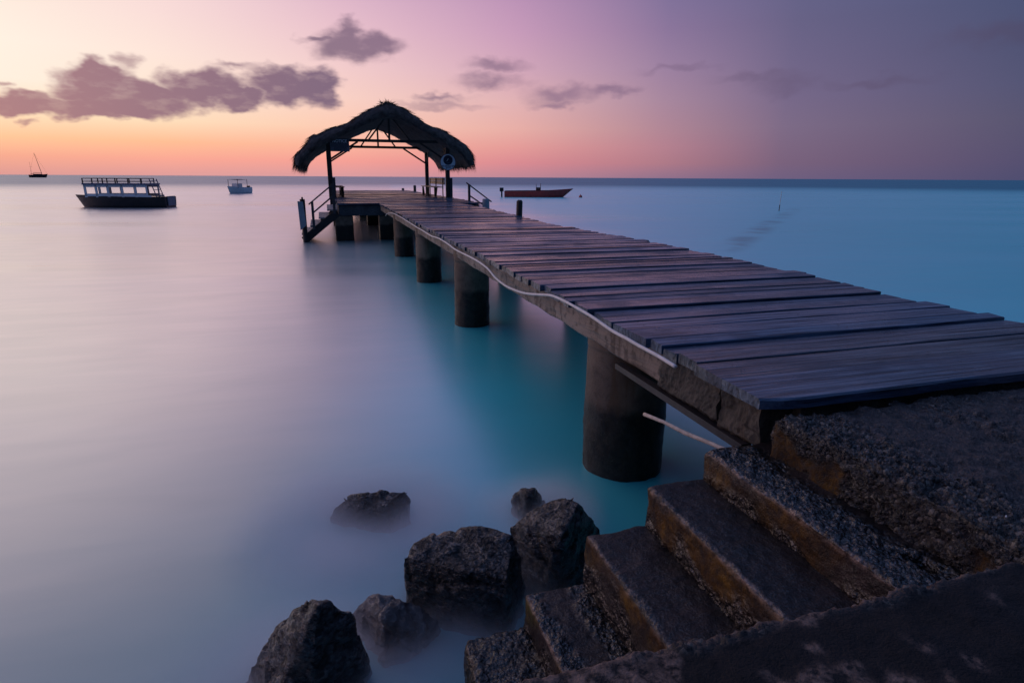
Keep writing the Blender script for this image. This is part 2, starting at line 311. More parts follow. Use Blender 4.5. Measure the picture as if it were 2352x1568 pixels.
MAT = dict(
    deck=wood_deck(),
    beam=concrete('weathered_beam_concrete', (.17, .135, .105), (.36, .295, .24), stain=(.07, .048, .032), scale=1.6, rough=.7),
    beam_rough=concrete('spalled_beam_concrete', (.035, .03, .025), (.12, .10, .078), stain=(.10, .05, .022), scale=7, rough=.6, bs=1.0, coat=.4),
    pile=concrete('tide_marked_pile_concrete', (.085, .062, .045), (.22, .165, .12), stain=(.09, .052, .024), scale=1.8, coat=.15, pit=.3, marine=True),
    fascia=concrete('platform_concrete', (.035, .04, .05), (.085, .095, .11), scale=2.2),
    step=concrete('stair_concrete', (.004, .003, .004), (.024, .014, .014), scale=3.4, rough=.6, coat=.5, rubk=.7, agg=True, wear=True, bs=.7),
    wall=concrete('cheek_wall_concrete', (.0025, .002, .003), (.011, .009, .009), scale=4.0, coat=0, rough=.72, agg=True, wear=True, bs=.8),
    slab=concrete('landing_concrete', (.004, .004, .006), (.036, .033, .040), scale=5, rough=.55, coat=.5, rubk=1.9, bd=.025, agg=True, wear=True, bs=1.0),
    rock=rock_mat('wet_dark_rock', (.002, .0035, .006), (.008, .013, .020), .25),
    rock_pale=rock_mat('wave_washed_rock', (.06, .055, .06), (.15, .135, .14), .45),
    thatch=simple('dry_palm_thatch', (.13, .098, .09), .85, .55, 6, .3, .02),
    post=simple('dark_post_timber', (.035, .027, .025), .6, .4, 7, .2),
    sleeve=simple('blue_grey_post_sleeve', (.03, .035, .05), .6, .3, 7, .1),
    timber=simple('weathered_stair_timber', (.34, .30, .30), .3, .3, 7, .2),
    dark_timber=simple('dark_wet_timber', (.022, .018, .02), .5, .4, 7, .2),
    rail=simple('dark_rail_paint', (.05, .048, .06), .5, .3, 9, .05),
    bench=simple('pale_bench_wood', (.86, .66, .46), .6, .12, 5, .1),
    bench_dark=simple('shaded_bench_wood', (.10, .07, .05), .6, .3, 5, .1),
    sign=simple('white_sign_paint', (.82, .82, .92), .55, .08, 6, 0),
    notice=simple('faded_notice_board', (.17, .18, .24), .6, .15, 6, 0),
    navy=simple('navy_sign_paint', (.012, .02, .05), .5, .2, 6, 0),
    maroon=simple('dull_red_sign_rim', (.09, .03, .05), .5, .2, 6, 0),
    ink=simple('dark_sign_lettering', (.04, .04, .085), .6, .1, 6, 0),
    ink_dark=simple('black_notice_lettering', (.025, .027, .04), .6, .1, 6, 0),
    skyblue=simple('pale_blue_sign_paint', (.10, .20, .34), .5, .2, 6, 0),
    white_pipe=simple('white_plastic_pipe', (.74, .68, .64), .42, .18, 14, .05, .004),
    sleeve_white=simple('pale_blue_plastic_sleeve', (.29, .34, .39), .5, .12, 5, 0),
    hull_dark=simple('dark_brown_hull_paint', (.03, .02, .02), .5, .3, 3, 0),
    hull_black=simple('black_hull_paint', (.015, .014, .022), .5, .3, 3, 0),
    hull_red=simple('dark_red_hull_paint', (.62, .05, .04), .5, .25, 3, 0),
    boat_white=simple('white_boat_paint', (.84, .84, .86), .45, .08, 3, 0),
    boat_blue=simple('blue_boat_paint', (.12, .14, .24), .5, .15, 3, 0),
    boat_rail=simple('brown_boat_rail', (.09, .055, .05), .6, .2, 3, 0),
    motor=simple('black_outboard_motor', (.012, .012, .018), .4, .2, 3, 0),
    nail=simple('rusty_nail_heads', (.035, .02, .014), .7, .4, 30, 0),
    stick=simple('bleached_stick', (.50, .41, .34), .6, .35, 30, .2, .004),
    buoy=simple('red_buoy_paint', (.75, .13, .10), .5, .1, 4, 0),
    shell=simple('white_shell', (.75, .72, .7), .4, .1, 20, 0),
    water=water_mat())

# ------------------------------------------------------------------ mesh helpers
class MB:
    def __init__(s): s.v = []; s.f = []
    def quadbox(s, c8, skip=()):
        b = len(s.v); s.v += [tuple(map(float, p)) for p in c8]
        fs = [(0, 3, 2, 1), (4, 5, 6, 7), (0, 1, 5, 4), (1, 2, 6, 5), (2, 3, 7, 6), (3, 0, 4, 7)]
        s.f += [tuple(b + i for i in q) for k, q in enumerate(fs) if k not in skip]
    def box(s, x0, x1, y0, y1, z0, z1):
        s.quadbox([(x0, y0, z0), (x1, y0, z0), (x1, y1, z0), (x0, y1, z0), (x0, y0, z1), (x1, y0, z1), (x1, y1, z1), (x0, y1, z1)])
    def bar(s, a, b, w, h=None, up=(0, 0, 1)):
        h = h or w; a = Vector(a); b = Vector(b); d = (b - a).normalized(); up = Vector(up)
        if abs(d.dot(up)) > .97: up = Vector((0, 1, 0))
        x = d.cross(up).normalized() * (w / 2); y = x.normalized().cross(d).normalized() * (h / 2)
        s.quadbox([a - x - y, a + x - y, a + x + y, a - x + y, b - x - y, b + x - y, b + x + y, b - x + y])
    def tube(s, pts, r, n=8, caps=True):
        pts = [Vector(p) for p in pts]; rs = r if isinstance(r, (list, tuple)) else [r] * len(pts)
        b = len(s.v); ref = Vector((0, 0, 1))
        for i, p in enumerate(pts):
            d = (pts[min(i + 1, len(pts) - 1)] - pts[max(i - 1, 0)]).normalized()
            rf = ref if abs(d.dot(ref)) < .95 else Vector((0, 1, 0))
            x = d.cross(rf).normalized(); y = x.cross(d)
            for k in range(n):
                a = 2 * math.pi * k / n; s.v.append(tuple(p + (x * math.cos(a) + y * math.sin(a)) * rs[i]))
        for i in range(len(pts) - 1):
            for k in range(n):
                k2 = (k + 1) % n; s.f.append((b + i * n + k, b + i * n + k2, b + (i + 1) * n + k2, b + (i + 1) * n + k))
        if caps:
            s.f.append(tuple(b + k for k in range(n))[::-1]); s.f.append(tuple(b + (len(pts) - 1) * n + k for k in range(n)))
    def grid(s, rows):
        b = len(s.v); m = len(rows[0])
        for r in rows: s.v += [tuple(map(float, p)) for p in r]
        for i in range(len(rows) - 1):
            for j in range(m - 1): s.f.append((b + i * m + j, b + i * m + j + 1, b + (i + 1) * m + j + 1, b + (i + 1) * m + j))
    def blade(s, p, d, L, w, side=None):
        p = Vector(p); d = Vector(d).normalized(); x = Vector(side) if side is not None else d.cross(Vector((random.uniform(-1, 1), random.uniform(-1, 1), random.uniform(-1, 1))))
        x = x.normalized() * w; b = len(s.v); q = p + d * L
        s.v += [tuple(p - x), tuple(p + x), tuple(q)]; s.f.append((b, b + 1, b + 2))
    def build(s, name, material, parent=None, smooth=False, bevel=0, loc=None):
        me = bpy.data.meshes.new(name); me.from_pydata(s.v, [], s.f); me.update()
        me.materials.append(material)
        bm = bmesh.new(); bm.from_mesh(me); bmesh.ops.recalc_face_normals(bm, faces=bm.faces); bm.to_mesh(me); bm.free()
        if smooth:
            for p in me.polygons: p.use_smooth = True
        o = bpy.data.objects.new(name, me); COL.objects.link(o)
        if parent is not None: o.parent = parent
        if loc is not None: o.location = loc
        if bevel:
            md = o.modifiers.new('bevel', 'BEVEL'); md.width = bevel; md.segments = 1; md.limit_method = 'ANGLE'
        return o
def tag(o, label=None, cat=None, group=None, kind=None):
    if label: o['label'] = label
    if cat: o['category'] = cat
    if group: o['group'] = group
    if kind: o['kind'] = kind
    return o
def empty(name, loc, label, cat, group=None, rz=0):
    o = bpy.data.objects.new(name, None); COL.objects.link(o); o.location = loc; o.rotation_euler = (0, 0, rz); o.empty_display_size = .2
    return tag(o, label, cat, group)
def fbm(p, sc, oct=3): return mn.fractal(Vector(p) * sc, .8, 2.1, oct)
def text_mesh(name, txt, size, material, parent, mtx, extrude=.004, bold=0):
    cv = bpy.data.curves.new(name, 'FONT'); cv.body = txt; cv.size = size; cv.extrude = extrude; cv.align_x = 'CENTER'; cv.align_y = 'CENTER'; cv.offset = bold
    tmp = bpy.data.objects.new(name + '_tmp', cv); COL.objects.link(tmp)
    dg = bpy.context.evaluated_depsgraph_get(); me = bpy.data.meshes.new_from_object(tmp.evaluated_get(dg))
    bpy.data.objects.remove(tmp); me.name = name
    me.transform(mtx); me.materials.clear(); me.materials.append(material)
    o = bpy.data.objects.new(name, me); COL.objects.link(o); o.parent = parent
    return o

# ------------------------------------------------------------------ sea
mb = MB(); rings = [0, 3, 8, 20, 60, 200, 700, 2500, 9000, 30000]; n = 64
rows = [[(r * math.cos(2 * math.pi * k / n), r * math.sin(2 * math.pi * k / n), 0) for k in range(n + 1)] for r in rings[1:]]
mb.grid(rows); b = len(mb.v); mb.v.append((0, 0, 0)); mb.f += [(b, k, k + 1) for k in range(n)]
sea = mb.build('sea', MAT['water'])
bm = bmesh.new(); bm.from_mesh(sea.data); bmesh.ops.remove_doubles(bm, verts=bm.verts, dist=1e-4); bmesh.ops.recalc_face_normals(bm, faces=bm.faces)
if sum(f.normal.z for f in bm.faces) < 0: bmesh.ops.reverse_faces(bm, faces=bm.faces)
bm.to_mesh(sea.data); bm.free()
tag(sea, 'calm milky sea reaching to the horizon', 'water', kind='structure')

# ------------------------------------------------------------------ pier
DZ = 1.3
pier = empty('pier', (2.9, 12, 0), 'long weathered plank jetty on round concrete piles running out to sea', 'pier')
def local(o, root):     # keep world coordinates when a part is given its thing
    o.parent = root; o.matrix_parent_inverse = Matrix.Translation(-root.location) if root.rotation_euler.z == 0 else root.matrix_basis.inverted()
    return o
def part(mb, name, material, root, **kw):
    return local(mb.build(name, material, **kw), root)

def planks(mb, x0, x1, y0, y1, jl, jr, wmin, wmax, seed, th=.055):
    R = random.Random(seed); y = y0
    while y < y1 - .05:
        w = R.uniform(wmin, wmax); gap = R.choice([.012, .014, .018, .024, .034]); NW.append(0)
        if seed == 3 and len(NW) <= len(FIRST): w = FIRST[len(NW) - 1]; gap = GAPS[len(NW) - 1]
        if y + w > y1: w = y1 - y
        a = x0 + R.uniform(-jl, jl); c = (float(np.interp(y, [2, 3.5, 4.8, 7.7, 10, 11.8, 14.5, 17.5, 22], [4.33, 4.34, 4.47, 4.56, 4.40, 4.30, 4.46, 4.58, 4.58])) if seed == 3 else x1) + R.uniform(-jr, jr) * (2.2 if R.random() < .12 else 1); z = DZ + R.uniform(-.012, .007); sk = R.uniform(-.012, .012)
        tl = R.uniform(-.004, .004); wob = R.uniform(0, 50)
        N = 14; top0 = []; top1 = []; bot0 = []; bot1 = []
        for i in range(N + 1):
            t = i / N; x = a + (c - a) * t
            e0 = y + sk * (t - .5) + .005 * mn.noise(Vector((x * 1.7, wob, 0))); e1 = y + w - gap + sk * (t - .5) + .005 * mn.noise(Vector((x * 1.7, wob, 9)))
            zz = z + .005 * mn.noise(Vector((x * .8, wob, 3)))
            top0.append((x, e0, zz - tl)); top1.append((x, e1, zz + tl)); bot0.append((x, e0, zz - th)); bot1.append((x, e1, zz - th))
        bv = .005
        tin0 = [(p[0], p[1] + bv, p[2]) for p in top0]; tin1 = [(p[0], p[1] - bv, p[2]) for p in top1]
        to0 = [(p[0], p[1], p[2] - bv) for p in top0]; to1 = [(p[0], p[1], p[2] - bv) for p in top1]
        b = len(mb.v); rows = [bot0, to0, tin0, tin1, to1, bot1]
        mb.grid(rows); m = N + 1
        mb.f.append(tuple(b + k * m for k in range(6))); mb.f.append(tuple(b + k * m + N for k in range(6))[::-1])
        mb.f += [(b + j, b + 5 * m + j, b + 5 * m + j + 1, b + j + 1) for j in range(N)]
        for nx in (a + .16, (a + c) / 2 + R.uniform(-.02, .02), c - .3):
            for fy in (.28, .72):
                q = len(mb.v); cx = nx + R.uniform(-.02, .02); cy = y + (w - gap) * fy; zt = z + .0035
                mb.v += [(cx + .0062 * math.cos(k * 1.0472), cy + .0062 * math.sin(k * 1.0472), zt + .004) for k in range(6)]; mb.f.append(tuple(q + k for k in range(6))); NAILS.append(len(mb.f) - 1)
        y += w
NAILS = []; NW = []; FIRST = [.255, .18, .15, .15, .235, .23, .175, .175, .23, .13, .12, .15]; GAPS = [.030, .012, .014, .032, .013, .030, .015, .024, .014, .026, .014, .026]
mb = MB()
mb_y0 = 1.945
# the broad worn board at the shore end
def big_plank():
    N = 26; rows = [[] for _ in range(6)]
    for i in range(N + 1):
        x = 1.70 + i / N * 2.75
        f = mb_y0 + .012 * mn.noise(Vector((x * 2.3, 4, 1))) ; bck = mb_y0 + .30 + .01 * mn.noise(Vector((x * 1.2, 9, 1)))
        if x < 1.85: f += (1.85 - x) * .25
        for r, (yy, zz) in zip(rows, ((f, 1.252), (f, 1.29), (f + .012, 1.299), (bck - .008, 1.304), (bck, 1.298), (bck, 1.252))): r.append((x, yy, zz))
    b = len(mb.v); mb.grid(rows); m = N + 1
    mb.f.append(tuple(b + k * m for k in range(6))); mb.f.append(tuple(b + k * m + N for k in range(6))[::-1])
    mb.f += [(b + j, b + 5 * m + j, b + 5 * m + j + 1, b + j + 1) for j in range(N)]
big_plank()
planks(mb, 1.725, 4.44, 2.255, 22.0, .022, .035, .15, .225, 3)
dk = part(mb, 'deck', MAT['deck'], pier); dk.data.materials.append(MAT['nail'])
for k in NAILS: dk.data.polygons[k].material_index = 1
mb = MB(); planks(mb, .33, 5.44, 22.05, 43.4, .03, .05, .17, .22, 5); part(mb, 'platform_deck', MAT['deck'], pier)

def rough_beam(x0, x1, y0, y1, z0, z1, amp, ny, seed, prof=None):
    mb = MB(); rows = []
    for i in range(ny + 1):
        y = y0 + (y1 - y0) * i / ny; ring = []
        for (x, z) in [(x0, z1)] + [(x0, z1 + (z0 - z1) * q / 12) for q in range(1, 12)] + [(x0 + .012, z0), (x1 - .012, z0), (x1, z0 + .02), (x1, z1), (x0, z1)]:
            k = 0 if z == z1 else amp
            ring.append((x + k * (mn.noise(Vector((y * 5, z * 9, seed))) + .7 * mn.noise(Vector((y * 19, z * 26, seed))) + .4 * mn.noise(Vector((y * 50, z * 50, seed)))), y, z + (k * mn.noise(Vector((y * 3, x * 5, seed + 3))) if z != z1 else 0)))
        rows.append(ring)
    mb.grid(rows); m = len(rows[0])
    mb.f.append(tuple(range(m - 1))); mb.f.append(tuple(ny * m + k for k in range(m - 1))[::-1])
    return mb
part(rough_beam(1.785, 2.10, 2.90, 22.1, 1.045, 1.238, .012, 120, 1), 'edge_beam', MAT['beam'], pier)
part(rough_beam(1.765, 2.12, 2.345, 2.895, 1.03, 1.238, .016, 90, 2), 'edge_beam', MAT['beam_rough'], pier)
part(rough_beam(1.77, 2.12, 2.04, 2.335, 1.02, 1.238, .02, 50, 5), 'edge_beam', MAT['beam_rough'], pier)
part(rough_beam(4.0, 4.3, 2.04, 22.1, 1.045, 1.238, .012, 60, 9), 'edge_beam', MAT['beam'], pier)
mb = MB(); mb.box(1.745, 1.80, 2.12, 3.42, .985, 1.022); part(mb, 'ledge_strip', MAT['dark_timber'], pier)
for y in (3.95, 8.85, 12.95, 17.5):
    mb = MB(); mb.box(2.104, 3.996, y - .16, y + .16, .95, 1.23); part(mb, 'crossbeam', MAT['beam'], pier)

def pile(x, y, r, collar, seed, ztop=1.04, r_top=None):
    mb = MB(); zs = [-1.5, -.3] + [-.1 + .035 * q for q in range(21)] + [.66, .72, .8, .9, .965, .97, .985, .99, 1.0, ztop]; N = 40; rows = []
    for z in zs:
        ring = []
        for k in range(N + 1):
            a = 2 * math.pi * (k % N) / N; rr = r
            if z > .96 and z < .988: rr = r * .972
            elif collar and z > .62: rr = r * .985
            if z <= .55: rr += .010 * (.3 - abs(mn.noise(Vector((math.cos(a) * 9, math.sin(a) * 9, z * 16 + seed))))) + (.012) * mn.noise(Vector((math.cos(a) * 4, math.sin(a) * 4, z * 6 + seed)))
            else: rr += .006 * mn.noise(Vector((math.cos(a) * 3, math.sin(a) * 3, z * 4 + seed)))
            ring.append((x + rr * math.cos(a), y + rr * math.sin(a), z))
        rows.append(ring)
    mb.grid(rows)
    mb.f.append(tuple((len(zs) - 1) * (N + 1) + k for k in range(N)))
    part(mb, 'pile', MAT['pile'], pier, smooth=True)
pile(2.105, 3.93, .31, True, 1, 1.235)
pile(2.03, 8.87, .265, False, 2, 1.235); pile(2.02, 12.98, .27, False, 3, 1.235); pile(2.03, 17.5, .28, False, 4, 1.235)
for i, y in enumerate((3.95, 8.9, 12.95, 17.5)): pile(3.86 if i else 4.15, y, .27, False, 7 + i)
# head of the jetty
mb = MB(); mb.box(.36, 5.38, 22.12, 22.42, .87, 1.235); part(mb, 'front_fascia', MAT['fascia'], pier, bevel=.02)
mb = MB(); mb.box(.36, .62, 22.43, 43.3, .9, 1.235); part(mb, 'edge_beam', MAT['fascia'], pier)
mb = MB(); mb.box(5.12, 5.38, 22.43, 43.3, .9, 1.235); part(mb, 'edge_beam', MAT['fascia'], pier)
for x in (.52, 2.05, 5.0):
    for y in (22.5, 29.5, 36.5, 42.8):
        mb = MB(); mb.box(x - .31, x + .31, y - .3, y + .3, -1.5, .88); part(mb, 'pile', MAT['pile'], pier, bevel=.03)

# ------------------------------------------------------------------ pipe clipped along the beam
cpts = [(18.95, 1.05), (18.55, 1.13), (17.71, 1.20), (16.66, 1.25), (14.71, 1.26), (13.99, 1.25), (12.86, 1.24), (12.02, 1.23), (11.4, 1.23), (10.43, 1.22), (9.94, 1.24), (9.5, 1.25), (8.87, 1.24), (8.31, 1.22), (7.47, 1.23), (6.96, 1.23), (6.51, 1.21), (6.19, 1.16), (5.82, 1.14), (5.49, 1.15), (5.13, 1.18), (4.77, 1.235), (4.45, 1.285), (4.16, 1.295), (3.9, 1.292), (3.64, 1.285), (3.35, 1.265), (3.16, 1.265), (3.0, 1.262), (2.78, 1.262), (2.6, 1.255)]
def catmull(P, n=6):
    out = []
    for i in range(len(P) - 1):
        p0, p1, p2, p3 = (np.array(P[max(0, min(len(P) - 1, i + k))], float) for k in (-1, 0, 1, 2))
        for j in range(n):
            t = j / n; out.append(tuple(.5 * ((2 * p1) + (p2 - p0) * t + (2 * p0 - 5 * p1 + 4 * p2 - p3) * t * t + (3 * p1 - p0 - 3 * p2 + p3) * t ** 3)))
    out.append(tuple(P[-1])); return out
mb = MB(); mb.tube([(1.675, y, z) for y, z in catmull(cpts)], .0105, 8)
tag(mb.build('pipe', MAT['white_pipe'], smooth=True), 'thin white pipe sagging along the side of the jetty below the planks', 'pipe')

# ------------------------------------------------------------------ thatched shelter
sh = empty('thatched_shelter', (2.82, 31.5, DZ), 'open gabled hut with shaggy thatched roof on dark posts at the jetty head', 'shelter')
YF, YB = 28.4, 34.5; XL, XR = .21, 5.42; ZC = 3.72
for (x, y, zb) in ((XL, YF, .95), (XR, YF, 1.0), (XL, YB, 1.0), (XR, YB, 1.0)):
    mb = MB(); mb.box(x - .09, x + .09, y - .09, y + .09, zb, 3.86); part(mb, 'post', MAT['post'], sh)
for x, s in ((XL + .12, 1), (XR + .12, -1)):
    mb = MB(); mb.box(x - .075 + .02, x + .075, YF - .13, YF + .07, .95, 2.16); part(mb, 'post_sleeve', MAT['sleeve'], sh)
def truss(y, apex):
    mb = MB(); mb.bar((XL - .2, y - .13, ZC), (XR + .2, y - .13, ZC), .07, .12); part(mb, 'tie_beam', MAT['post'], sh)
    mb = MB(); mb.bar((2.82, y - .17, ZC), (2.82, y - .17, apex), .09, .06); part(mb, 'king_post', MAT['post'], sh)
    for s in (-1, 1):
        mb = MB(); mb.bar((2.82 + s * .93, y - .2, ZC - .01), (2.82 + s * .08, y - .2, apex - .1), .07, .06, up=(0, 1, 0)); part(mb, 'strut', MAT['post'], sh)
        mb = MB(); mb.bar((2.82, y - .1, apex + .05), (2.82 + s * 2.72, y - .1, ZC - .05), .07, .1, up=(0, 1, 0)); part(mb, 'rafter', MAT['post'], sh)
        xp = XL if s < 0 else XR
        mb = MB(); mb.bar((xp - s * .06, y + .02, 2.93), (xp - s * 1.25, y - .07, ZC - .05), .08, .07, up=(0, 1, 0)); part(mb, 'knee_brace', MAT['post'], sh)
truss(YF, 4.86); truss(YB, 4.98)
for x in (XL, XR):
    mb = MB(); mb.bar((x, YF - .9, 3.86), (x, YB + .9, 3.86), .1, .12); part(mb, 'wall_plate', MAT['post'], sh)
    for (ya, yb) in ((YF + .1, YF + 1.25), (YB - .1, YB - 1.25)):
        mb = MB(); mb.bar((x, ya, 2.95), (x, yb, 3.80), .07); part(mb, 'knee_brace', MAT['post'], sh)
# thatch: a thick quilt over both slopes, shaggy at the rims
def outer(s, sgn):   # s 0 ridge .. 1 eave
    P = [(0, 5.2), (.5, 5.04), (1.0, 4.82), (1.38, 4.62), (1.56, 4.43), (2.1, 4.22), (2.66, 4.02), (3.06, 3.8), (3.55, 3.43), (3.88, 3.06), (3.98, 2.68)]
    return curve_at(P, s)
def inner(s, sgn):
    P = [(0, 4.66), (.5, 4.54), (.85, 4.42), (1.42, 4.12), (2.0, 3.86), (2.6, 3.56), (3.0, 3.34), (3.3, 3.1), (3.52, 2.88), (3.64, 2.7), (3.72, 2.56)]
    return curve_at(P, s)
def curve_at(P, s):
    t = s * (len(P) - 1); i = min(int(t), len(P) - 2); f = t - i
    return tuple(P[i][k] * (1 - f) + P[i + 1][k] * f for k in (0, 1))
R = random.Random(11); mb = MB(); YA, YZ = 27.45, 35.3; NX, NY = 36, 40
def lump(x, y, z): return .075 * mn.noise(Vector((x * 1.9 + 4.3, y * .9, z * 1.6))) + .05 * mn.noise(Vector((x * 5, y * 3, z * 5)))
for fn, k in ((outer, 1), (inner, .5)):
    for sgn in (-1, 1):
        rows = []
        for i in range(NX + 1):
            s = i / NX; dx, z = fn(s, sgn); row = []
            dx *= 1.0 if sgn < 0 else .93; z += 0 if sgn < 0 else .10 * s
            for j in range(NY + 1):
                y = YA + (YZ - YA) * j / NY; x = 2.78 + sgn * dx
                l = lump(x, y, z) * k * 1.25
                row.append((x + sgn * l * (.8 if s > .5 else .2), y + (.1 * mn.noise(Vector((x * 3, z * 3, y))) if j in (0, NY) else 0), z + l))
            rows.append(row)
        mb.grid(rows)
# rims: end faces of the quilt
for sgn in (-1, 1):
    for y, e in ((YA, -1), (YZ, 1)):
        rows = []
        for i in range(NX + 1):
            s = i / NX; a = outer(s, sgn); b_ = inner(s, sgn); kx = 1.0 if sgn < 0 else .93; kz = 0 if sgn < 0 else .10 * s; row = []
            for q in range(5):
                f = q / 4; x = 2.78 + sgn * kx * (a[0] * (1 - f) + b_[0] * f); z = a[1] * (1 - f) + b_[1] * f + kz
                l = lump(x, y, z) * (1 if q == 0 else .5) * 1.25
                row.append((x + sgn * l * (.8 if s > .5 else .2), y + e * .1 * math.sin(f * math.pi), z + l))
            rows.append(row)
        mb.grid(rows)
roof = part(mb, 'thatched_roof', MAT['thatch'], sh)
mb = MB()
def slope_dir(s, sgn):
    a = outer(max(0, s - .04), sgn); b_ = outer(min(1, s + .04), sgn); return Vector((sgn * (b_[0] - a[0]), 0, b_[1] - a[1])).normalized()
for i in range(9000):
    sgn = R.choice((-1, 1)); s = R.random(); y = R.uniform(YA, YZ) if R.random() < .55 else YA + abs(R.gauss(0, .25)); kx = 1.0 if sgn < 0 else .93; kz = 0 if sgn < 0 else .10 * s
    dx, z = outer(s, sgn); x = 2.78 + sgn * kx * dx; z += kz; l = lump(x, y, z) * 1.2
    d = slope_dir(s, sgn) + Vector((R.gauss(0, .12), R.gauss(0, .16), R.gauss(-.03, .12)))
    mb.blade((x + sgn * l * .5, y, z + l - .01), d, R.uniform(.18, .5), R.uniform(.008, .022), (R.gauss(0, .3), 1, R.gauss(0, .3)))
for i in range(3600):   # ragged lower ends of the thatch courses
    sgn = R.choice((-1, 1)); s = R.choice((.16, .34, .52, .70, .86)) + R.gauss(0, .012); y = R.uniform(YA - .05, YZ); kx = 1.0 if sgn < 0 else .93; kz = 0 if sgn < 0 else .10 * s
    dx, z = outer(s, sgn); x = 2.78 + sgn * kx * dx; z += kz; l = lump(x, y, z) * 1.2
    d = slope_dir(s, sgn) + Vector((sgn * R.uniform(0, .18), R.gauss(0, .2), R.uniform(-.02, .16)))
    mb.blade((x + sgn * l * .5, y, z + l + .02), d, R.uniform(.22, .5), R.uniform(.012, .026), (R.gauss(0, .3), 1, R.gauss(0, .3)))
for i in range(4200):   # hanging fringe of the eaves
    sgn = R.choice((-1, 1)); y = R.uniform(YA, YZ); f = R.random(); s = R.uniform(.86, 1)
    a = outer(s, sgn); b_ = inner(s, sgn); kx = 1.0 if sgn < 0 else .93; kz = 0 if sgn < 0 else .10 * s
    x = 2.78 + sgn * kx * (a[0] * f + b_[0] * (1 - f)); z = a[1] * f + b_[1] * (1 - f) + kz
    clump = .5 + .5 * mn.noise(Vector((y * 2.6, sgn * 3, 0)))
    mb.blade((x, y, z), (sgn * R.uniform(-.05, .35), R.gauss(0, .12), -1), R.uniform(.08, .22) + .42 * clump * R.random(), R.uniform(.01, .024), (R.gauss(0, .5), 1, 0))
for i in range(3800):   # ragged under-edge at both gables
    sgn = R.choice((-1, 1)); s = R.uniform(0, .95); ye = R.choice((YA, YA, YZ)); f = R.uniform(0, .75)
    a = outer(s, sgn); b_ = inner(s, sgn); kx = 1.0 if sgn < 0 else .93; kz = 0 if sgn < 0 else .10 * s
    x = 2.78 + sgn * kx * (a[0] * f + b_[0] * (1 - f)); z = a[1] * f + b_[1] * (1 - f) + kz
    d = slope_dir(s, sgn) * .8 + Vector((0, (-1 if ye == YA else 1) * R.uniform(0, .3), -R.uniform(.1, .8)))
    mb.blade((x, ye + R.uniform(-.1, .1), z), d, R.uniform(.08, .26), R.uniform(.008, .02), (R.gauss(0, .3), 1, R.gauss(0, .4)))
for i in range(500):    # tuft along the ridge
    y = YA + abs(R.gauss(0, 1.2)); a = R.uniform(-1.3, 1.3)
    mb.blade((2.78 + R.gauss(0, .12), y, 5.16 + R.uniform(-.04, .06)), (math.sin(a), R.gauss(-.2, .4), abs(math.cos(a)) * .35 - .15), R.uniform(.12, .34), .022)
o = mb.build('thatch_fringe', MAT['thatch']); o.parent = roof; o.matrix_parent_inverse = Matrix.Identity(4)

# ------------------------------------------------------------------ signs on the shelter
ns = empty('notice_sign', (.68, YF - .2, 3.5), 'rectangular faded NOTICE board fixed under the left end of the thatched roof', 'sign')
mb = MB(); mb.box(.29, 1.09, YF - .215, YF - .19, 3.24, 3.76); part(mb, 'panel', MAT['notice'], ns)
FACE = Matrix(((1, 0, 0, 0), (0, 0, -1, 0), (0, 1, 0, 0), (0, 0, 0, 1)))
def face_at(x, y, z): return Matrix.Translation((x, y, z)) @ FACE
mb = MB(); mb.box(.315, 1.065, YF - .219, YF - .2155, 3.595, 3.745); part(mb, 'header_band', MAT['ink_dark'], ns)
local(text_mesh('lettering', 'NOTICE', .17, MAT['sign'], ns, face_at(.69, YF - .222, 3.665), .002, .004), ns)
mb = MB(); R = random.Random(4)
for k in range(8):
    z = 3.565 - k * .04; a = .33 if k < 4 else .45; b_ = 1.05 if k < 4 else .98; x = a
    while x < b_ - .03:
        w = min(R.uniform(.03, .1), b_ - x); mb.box(x, x + w, YF - .219, YF - .2165, z - .009, z + .009); x += w + .014
part(mb, 'small_print', MAT['ink_dark'], ns)

rs = empty('round_sign', (5.4, YF - .2, 2.85), 'round white no diving sign with a navy centre on the right shelter post', 'sign')
SX, SZ, SY, SR = 5.42, 2.86, YF - .16, .365
def disc(cx, cz, r, y0, y1, N=40, r2=None):
    mb = MB()
    if r2 is None:
        b = len(mb.v); mb.v += [(cx + r * math.cos(2 * math.pi * k / N), y, cz + r * math.sin(2 * math.pi * k / N)) for y in (y0, y1) for k in range(N)]
        mb.f += [tuple(range(N)), tuple(range(N, 2 * N))] + [(k, (k + 1) % N, N + (k + 1) % N, N + k) for k in range(N)]
    else:
        rows = [[(cx + q * math.cos(2 * math.pi * k / N), y, cz + q * math.sin(2 * math.pi * k / N)) for k in range(N + 1)] for q, y in ((r, y1), (r, y0), (r2, y0), (r2, y1))]
        mb.grid(rows)
    return mb
part(disc(SX, SZ, SR, SY, SY + .02), 'panel', MAT['sign'], rs)
part(disc(SX, SZ, SR + .004, SY - .006, SY + .024, r2=SR - .022), 'rim', MAT['maroon'], rs)
part(disc(SX, SZ + .085, .205, SY - .004, SY - .001), 'emblem', MAT['navy'], rs)
part(disc(SX, SZ + .085, .215, SY - .006, SY - .002, r2=.198), 'emblem_ring', MAT['maroon'], rs)
mb = MB()   # small diving figure over a wavy line
mb.bar((SX - .06, SY - .007, SZ + .03), (SX - .02, SY - .007, SZ + .09), .018, .004, up=(0, 1, 0)); mb.bar((SX - .02, SY - .007, SZ + .09), (SX + .015, SY - .007, SZ + .15), .024, .004, up=(0, 1, 0))
part(mb, 'diver_mark', MAT['sign'], rs)
mb = MB()
mb.bar((SX - .06, SY - .007, SZ - .03), (SX, SY - .007, SZ - .045), .02, .004, up=(0, 1, 0)); mb.bar((SX, SY - .007, SZ - .045), (SX + .07, SY - .007, SZ - .03), .02, .004, up=(0, 1, 0))
